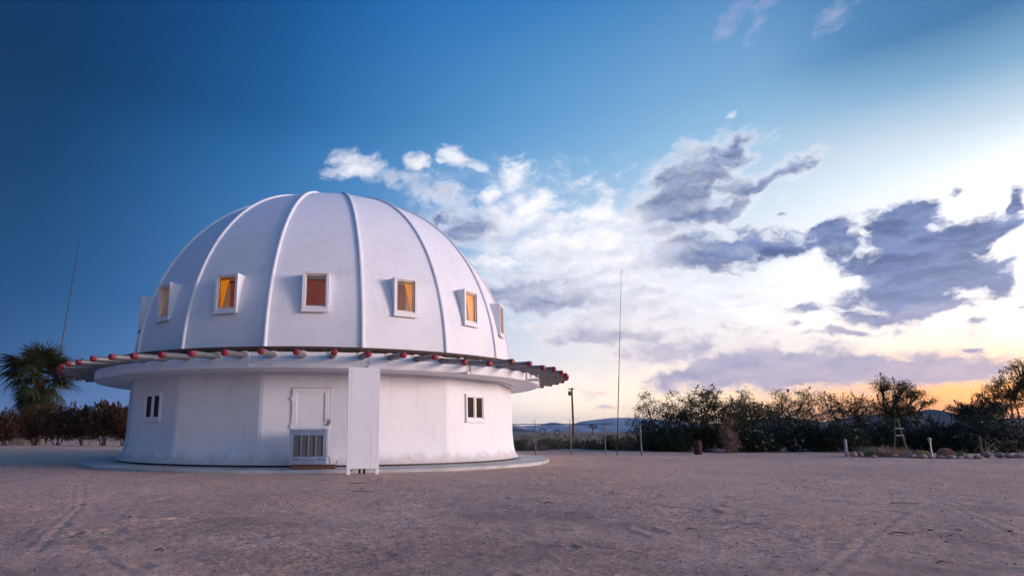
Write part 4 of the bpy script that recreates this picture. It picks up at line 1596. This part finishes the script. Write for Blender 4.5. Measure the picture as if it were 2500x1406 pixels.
tp = thing('telephone_pole', 'brown wooden telephone pole with a transformer beyond the fence', 'pole', (at(1401, 1073, 100).x, 100, .0))
q_ = MB()
q_.tube([(0, 0, -.5), (.0, 0, 8.0)], [.20, .13], 10)
q_.build('pole', M['pole'], tp, smooth=40)
q_ = MB()
q_.box(-.55, .35, -.16, -.04, 7.72, 7.86)
q_.box(-.5, -.1, -.15, -.05, 7.45, 7.5)
q_.build('crossarm', M['dark'], tp)
q_ = MB()
q_.tube([(-.42, -.2, 6.75), (-.42, -.2, 7.35)], [.24, .24], 12)
tf = q_.build('transformer', M['dark'], tp, smooth=40)
for k in (-.1, .1):
    q_ = MB()
    q_.tube([(-.42 + k, -.2, 7.35), (-.42 + k, -.2, 7.62)], [.04, .025], 6)
    link('insulator', q_.mesh('insulator', M['dark']), tf)
for k in (-.5, .3):
    q_ = MB()
    q_.tube([(k, -.1, 7.86), (k, -.1, 8.02)], [.035, .02], 6)
    q_.build('insulator', M['dark'], tp)

# rusty drum in front of the green tree
dr = thing('rusty_drum', 'rusty dark red oil drum under the green tree', 'drum', gp(1704, 28.4))
q_ = MB()
q_.lathe([(.01, 0), (.16, 0), (.165, .02), (.165, .20), (.175, .215), (.165, .23), (.165, .42), (.175, .435), (.165, .45), (.165, .62), (.172, .635), (.16, .64), (.15, .60), (.01, .60)], 24)
q_.build('body', M['rust'], dr, smooth=40)

# bird on the tree top
bp = at(1737, 938, 32.0)
bd = thing('perched_bird', 'small dark bird perched on the topmost twig of the green tree', 'bird', (bp.x, 32.0, bp.z - .06))
q_ = MB()
q_.tube([(-.10, 0, -.05), (-.04, 0, 0), (.02, 0, .035), (.06, 0, .075), (.085, 0, .10), (.12, 0, .10)], [.006, .022, .036, .03, .024, .003], 10)
q_.build('body', M['dark'], bd, smooth=True)
q_ = MB()
q_.tube([(.0, 0, 0), (.01, .0, -.25), (.03, 0, -.6)], .006, 5)
tw = q_.build('perch_twig', M['bark'], None, (bp.x, 32.0, bp.z - .06))
tag(tw, 'bare upright twig under the perched bird', 'twig')

# marker posts
mp = thing('marker_post', 'white painted post left of the rock border', 'post', gp(2066, 26.2), 0, 'marker posts on the right')
q_ = MB()
q_.tube([(0, 0, -.1), (0, 0, .66)], .055, 12)
q_.build('shaft', M['dim_white'], mp, smooth=40)
q_ = MB()
q_.lathe([(.01, .70), (.05, .69), (.062, .665), (.062, .655), (.01, .655)], 12)
q_.build('cap', M['dim_white'], mp)
lp = thing('garden_light', 'thin grey garden light with a small yellow head among the rocks', 'garden light', gp(2273, 25.0), 0, None)
q_ = MB()
q_.tube([(0, 0, -.1), (0, 0, .62)], .034, 10)
q_.build('shaft', M['galv'], lp, smooth=40)
q_ = MB()
q_.lathe([(.01, .72), (.062, .71), (.066, .66), (.045, .622), (.01, .622)], 14)
q_.build('lamp_head', noisy('yellow_lens', (.62, .48, .14), (.5, .4, .12), 5, .4, bstr=0), lp, smooth=40)
q_ = MB()
q_.lathe([(.01, .76), (.05, .745), (.075, .722), (.01, .721)], 14)
q_.build('lamp_hood', M['trim'], lp, smooth=40)
gpst = thing('marker_post', 'plain grey post by the arching stems near the right edge', 'post', gp(2396, 25.7), 0, 'marker posts on the right')
q_ = MB()
q_.tube([(0, 0, -.1), (0, 0, .80)], .045, 10)
q_.build('shaft', M['weatherwood'], gpst, smooth=40)
q_ = MB()
q_.lathe([(.01, .84), (.03, .83), (.046, .80), (.01, .80)], 10)
q_.build('cap', M['weatherwood'], gpst)
sm = thing('marker_post', 'short pale stake standing in the pink grass', 'post', gp(2156, 27.0), 0, 'marker posts on the right')
q_ = MB()
q_.box(-.03, .03, -.03, .03, -.1, .46)
q_.build('shaft', M['weatherwood'], sm)

# wooden tripod with two white shelves
tpx = gp(2205, 27.6)
tri = thing('wooden_tripod', 'tall narrow wooden tripod with two white crossboards before the oleanders', 'tripod', tpx)
for (fx_, fy_) in ((-.32, .12), (.10, -.12), (.36, .15)):
    q_ = MB()
    q_.tube([(fx_, fy_, -.05), (fx_ * .18 - .12, fy_ * .2, 1.55)], .028, 8)
    q_.build('leg', M['weatherwood'], tri)
for z, w in ((1.12, .19), (.82, .18)):
    q_ = MB()
    q_.box(-.12 - w, -.12 + w, -.12, -.02, z, z + .035)
    bevel(q_.build('crossboard', M['dim_white'], tri), .004)
q_ = MB()
q_.box(-.2, -.02, -.06, .06, 1.5, 1.56)
q_.build('head', M['weatherwood'], tri)


# rocks: each one its own stone
def rock(px, Y, w, hgt, lab, seed, dpt=None):
    rg = np.random.default_rng(seed)
    mb = MB()
    nu, nv = 10, 6
    verts = []
    lump = rg.normal(size=(4, 4)) * .12
    for j in range(nv + 1):
        th = pi * j / nv
        for i in range(nu):
            p = 2 * pi * i / nu
            r = 1 + lump[i * 4 // nu, j * 3 // nv] + rg.normal() * .05
            verts.append((w * .5 * r * sin(th) * cos(p), (dpt or w * .75) * .5 * r * sin(th) * sin(p), hgt * (.42 + .58 * cos(th) * (1 if cos(th) > 0 else .6)) * (.9 + .1 * r)))
    faces = []
    for j in range(nv):
        for i in range(nu):
            i2 = (i + 1) % nu
            faces.append((j * nu + i, (j + 1) * nu + i, (j + 1) * nu + i2, j * nu + i2))
    mb.add(verts, faces)
    x, y, z = gp(px, Y)
    o = mb.build('border_rock', M['rock'], None, (x, y, z - .02), rg.uniform(0, 6), smooth=35)
    tag(o, lab, 'rock', 'rocks edging the cactus bed')
    return o


rock(2083, 25.3, .34, .24, 'roundish pink rock at the left end of the rock border', 1)
rock(2097, 25.4, .32, .25, 'pale upright rock, second from the left end of the border', 2)
rock(2132, 24.9, .30, .12, 'flat brown rock at the left foot of the green tuft', 3)
rock(2183, 25.0, .36, .16, 'flat grey rock just right of the pink grass', 4)
rock(2205, 24.6, .30, .12, 'low slab rock left of the yellow barrel cactus', 5)
rock(2226, 24.5, .44, .18, 'broad rock in front of the left side of the yellow cactus', 6)
rock(2249, 24.3, .38, .20, 'pale rock right in front of the yellow barrel cactus', 7)
rock(2268, 24.4, .30, .15, 'rock at the foot of the garden light', 8)
rock(2293, 24.4, .46, .14, 'long low rock between the garden light and the reddish cactus', 9)
rock(2316, 24.2, .42, .17, 'grey rock in front of the reddish barrel cactus', 10)
rock(2341, 24.3, .36, .12, 'brown slab rock left of the spiky agave', 11)
rock(2360, 24.4, .34, .12, 'low rock right below the spiky agave', 12)
rock(2384, 24.3, .40, .15, 'grey rock left of the plain grey post foot', 13)
rock(2408, 24.8, .36, .27, 'tall rounded reddish rock beside the plain grey post', 14)
rock(2440, 24.6, .34, .26, 'pointed pink rock, third from the right end of the border', 15)
rock(2464, 24.5, .44, .22, 'sloping pale rock, second from the right end of the border', 16)
rock(2490, 24.3, .46, .18, 'rock at the right end of the border, cut by the picture edge', 17)


def cactus(px, Y, r_, hgt, mat, lab):
    x, y, z = gp(px, Y)
    root = thing('barrel_cactus', lab, 'cactus', (x, y, z), 0, 'barrel cacti among the rocks')
    mb = MB()
    n_, rows = 40, 10
    verts, faces = [], []
    for j in range(rows + 1):
        th = pi * .5 * j / rows
        for i in range(n_):
            p = 2 * pi * i / n_
            rr_ = r_ * (1 + .08 * cos(i * pi)) * (cos(th) ** .6 if j < rows else .05)
            verts.append((rr_ * cos(p), rr_ * sin(p), hgt * (.0 + sin(th) * 1.0)))
    for j in range(rows):
        for i in range(n_):
            i2 = (i + 1) % n_
            faces.append((j * n_ + i, j * n_ + i2, (j + 1) * n_ + i2, (j + 1) * n_ + i))
    mb.add(verts, faces)
    mb.build('body', M[mat], root)
    rg = np.random.default_rng(int(px))
    u = rg.uniform(0, 2 * pi, 500)
    th = rg.uniform(.05, pi / 2, 500)
    P = np.stack([r_ * 1.07 * np.cos(th) ** .6 * np.cos(u), r_ * 1.07 * np.cos(th) ** .6 * np.sin(u), hgt * 1.03 * np.sin(th)], 1)
    V, Q_ = leaf_quads(P, .06, rg, .10)
    link('spines', np_mesh('spines', V, Q_, M['leaf_grass']), root)


cactus(2247, 24.9, .30, .27, 'cactus_y', 'yellow-green domed barrel cactus left of the garden light')
cactus(2307, 25.2, .27, .34, 'cactus_r', 'reddish barrel cactus right of the garden light')


def tuft(name, lab, px, Y, n_, ln, spread, mat, part, w=.006, seed=0, z_up=1.0):
    rg = np.random.default_rng(seed)
    root = thing(name, lab, 'grass' if 'grass' in name else 'plant', gp(px, Y))
    verts, faces = [], []
    for _ in range(n_):
        b_ = rg.normal(size=2) * spread * .45
        d_ = np.array([*(rg.normal(size=2) * .35 + b_ * .5), z_up])
        d_ /= np.linalg.norm(d_)
        L_ = ln * rg.uniform(.5, 1.15)
        sd_ = np.array([-d_[1], d_[0], 0]) + rg.normal(size=3) * .3
        sd_ /= np.linalg.norm(sd_)
        o = len(verts)
        for s, ww in ((0, w), (.55, w * .8), (1.0, w * .15)):
            c_ = np.array([b_[0], b_[1], 0]) + d_ * L_ * s + np.array([d_[0], d_[1], -.5]) * .25 * L_ * s * s
            verts += [tuple(c_ - sd_ * ww), tuple(c_ + sd_ * ww)]
        for s in range(2):
            faces.append((o + 2 * s, o + 2 * s + 1, o + 2 * s + 3, o + 2 * s + 2))
    mb = MB()
    mb.add(verts, faces)
    mb.build(part, M[mat], root)
    return root


tuft('grass_tuft', 'large tuft of dry pinkish grass left of the tripod', 2166, 25.6, 900, .48, .75, 'leaf_grass', 'blades', .006, 1)
tuft('grass_tuft', 'small dry grass tuft at the right of the pinkish grass', 2192, 25.6, 260, .30, .4, 'leaf_grass', 'blades', .006, 2)
tuft('spiky_plant', 'pale green upright tuft at the left of the pinkish grass', 2118, 25.6, 130, .55, .34, 'leaf_grey', 'leaves', .014, 3)
tuft('agave', 'small spiky agave between the reddish cactus and the grey post', 2346, 24.9, 42, .36, .08, 'leaf_grey', 'leaves', .018, 4, .5)
tuft('weed', 'small dry weed growing at the edge of the round concrete apron', 412, 15.75, 110, .18, .26, 'leaf_grass', 'stalks', .003, 5)

oc = thing('arching_stems', 'bare arching stems bending over near the right edge', 'plant', gp(2405, 25.2))
q_ = MB()
for (ex, mz, ez) in ((.75, .75, .42), (.55, .50, .22), (-.45, .40, .22), (.95, .62, .5), (.35, .85, .6)):
    q_.tube([(0, 0, 0), (ex * .25, 0, mz * .75), (ex * .6, 0, mz), (ex, 0, ez)], [.012, .010, .008, .004], 5)
q_.build('stems', M['leaf_dry'], oc)

# sticks and scraps on the sand
TWG = 'sticks lying on the sand'
for px, py, ln, rz, mt, lab in [
        (1515, 1203, .42, 8, 'leaf_grass', 'pale stick on the sand right of the long rut'),
        (1885, 1179, .55, 10, 'leaf_grass', 'pale stick on the sand far right of the rut'),
        (2208, 1227, .42, 0, 'bark', 'brown straight stick at the right of the yard'),
        (2200, 1300, .20, -25, 'bark', 'brown curved stick near the lower right corner'),
        (2305, 1363, .14, 5, 'bark', 'short brown stick at the lower right corner'),
        (1340, 1224, .16, 10, 'rust', 'reddish bark scrap left of the long rut'),
        (880, 1178, .5, 6, 'bark', 'thin brown twig on the sand before the white board'),
        (885, 1195, .4, -14, 'bark', 'second brown twig on the sand, nearer than the white board'),
        (185, 1314, .12, 10, 'bark', 'short brown twig in the lower left'),
        (390, 1348, .10, -5, 'bark', 'small brown scrap in the lower left'),
        (1690, 1285, .14, 20, 'bark', 'small brown clod right of the rut in the foreground'),
        (530, 1179, .14, 20, 'leaf_grass', 'pale chip on the sand before the left wall')]:
    x, y = ground_pt(px, py)
    q_ = MB()
    q_.tube([(-ln / 2, 0, 0), (-ln * .1, .02, .012), (ln / 2, -.01, .0)], [.004, .006, .003], 6)
    o = q_.build('stick', M[mt], None, (x, y, gz(x, y) + .006), radians(rz), smooth=True)
    tag(o, lab, 'stick', TWG)

# ------------------------------------------------------------------ hills and mountains
def ridge(name, lab, pts, Y, depth, mat, seed, rough=.06, base_z=-2):
    """pts: picture points of the crest; the land falls away to both sides over a real depth"""
    rg = np.random.default_rng(seed)
    P = [at(px, py, Y) for px, py in pts]
    xs = np.array([p.x for p in P])
    zs_ = np.array([p.z for p in P])
    n_, m_ = 260, 40
    X = np.linspace(xs[0], xs[-1], n_)
    crest = np.interp(X, xs, zs_)
    hmax = crest.max()
    v_ = np.linspace(-1, 1, m_)
    VX, VV = np.meshgrid(X, v_)
    prof = np.clip(1 - np.abs(VV), 0, 1) ** 1.25
    sc = (xs[-1] - xs[0]) / 9
    f = fbm(VX / sc * 3 + seed, VV * 4 + 11, 5, .55) - .5
    g = np.abs(fbm(VX / sc * 5 + 3 * seed, VV * 2.2, 4, .55) - .5)
    Zm = base_z + (crest[None] - base_z) * prof + hmax * (f * .28 - g * .5 * (1 - prof)) * np.clip(np.abs(VV) * 4, 0, 1) * (prof > 0)
    Zm = np.maximum(Zm, base_z - 5)
    YY = Y + VV * depth + (fbm(VX / sc + 5, VV, 3) - .5) * depth * .3 * np.abs(VV)
    V = np.stack([VX.ravel() * (YY.ravel() / Y) ** 0, YY.ravel(), Zm.ravel()], 1)
    i_, j_ = np.meshgrid(np.arange(m_ - 1), np.arange(n_ - 1), indexing='ij')
    Q_ = np.stack([i_ * n_ + j_, i_ * n_ + j_ + 1, (i_ + 1) * n_ + j_ + 1, (i_ + 1) * n_ + j_], -1).reshape(-1, 4)
    o = link(name, np_mesh(name, V, Q_, mat, True))
    tag(o, lab, kind='structure')
    return o


M['mount'] = noisy('bare_mountain_rock', (.30, .285, .33), (.21, .20, .235), .004, .95, bscale=.02, bstr=.6, bdist=20, coords='Object')
M['darkhill'] = noisy('dark_purple_hill', (.075, .055, .06), (.045, .036, .038), .03, .95, bscale=.1, bstr=.5, bdist=3, coords='Object')
M['hill'] = noisy('tan_hill', (.24, .17, .14), (.13, .10, .075), .02, .95, bscale=.06, bstr=.5, bdist=5, coords='Object')
ridge('mountain', 'long blue mountain range on the horizon behind the fence',
      [(1120, 1052), (1180, 1040), (1230, 1030), (1252, 1036), (1270, 1039), (1290, 1038), (1318, 1037), (1345, 1030), (1362, 1031), (1378, 1036), (1400, 1036), (1420, 1027), (1445, 1024),
       (1462, 1022), (1490, 1019), (1530, 1018), (1580, 1021), (1640, 1026), (1720, 1034), (1800, 1030), (1900, 1040), (2000, 1050)], 6000, 1500, M['mount'], 3)
ridge('mountain', 'dark purple peaked hills on the horizon behind the right trees',
      [(1780, 1050), (1850, 1022), (1900, 1016), (1960, 1022), (2010, 1030), (2060, 1020), (2110, 1010), (2180, 1008), (2240, 1004), (2268, 997), (2285, 1000), (2310, 1006), (2350, 1014), (2420, 1022), (2500, 1018), (2600, 1030), (2700, 1048)],
      1100, 240, M['darkhill'], 6)
ridge('hill', 'low tan hill behind the left end of the wire fence', [(1150, 1046), (1200, 1036), (1240, 1038), (1262, 1042), (1285, 1049), (1310, 1054)], 1500, 300, M['hill'], 8)
ridge('hill', 'low bluish foothill below the mountain range', [(1290, 1055), (1330, 1052), (1370, 1048), (1395, 1046), (1420, 1050), (1450, 1055)], 3200, 400, M['mount'], 9)

# ------------------------------------------------------------------ air
hz = MB()
hz.box(-4500, 9500, -200, 8200, -30, 175)
haze = hz.build('haze', [])
tag(haze, 'thin blue evening haze filling the air', 'haze', kind='stuff')
hm = bpy.data.materials.new('evening_haze')
hm.use_nodes = True
ht = NT(hm.node_tree)
ht.n.clear()
pv = ht.node('ShaderNodeVolumePrincipled')
pv.inputs['Color'].default_value = (.36, .60, 1.0, 1)
pv.inputs['Density'].default_value = 8.5e-5
pv.inputs['Anisotropy'].default_value = 0.0
ho = ht.node('ShaderNodeOutputMaterial')
ht.l.new(pv.outputs[0], ho.inputs['Volume'])
haze.data.materials.append(hm)
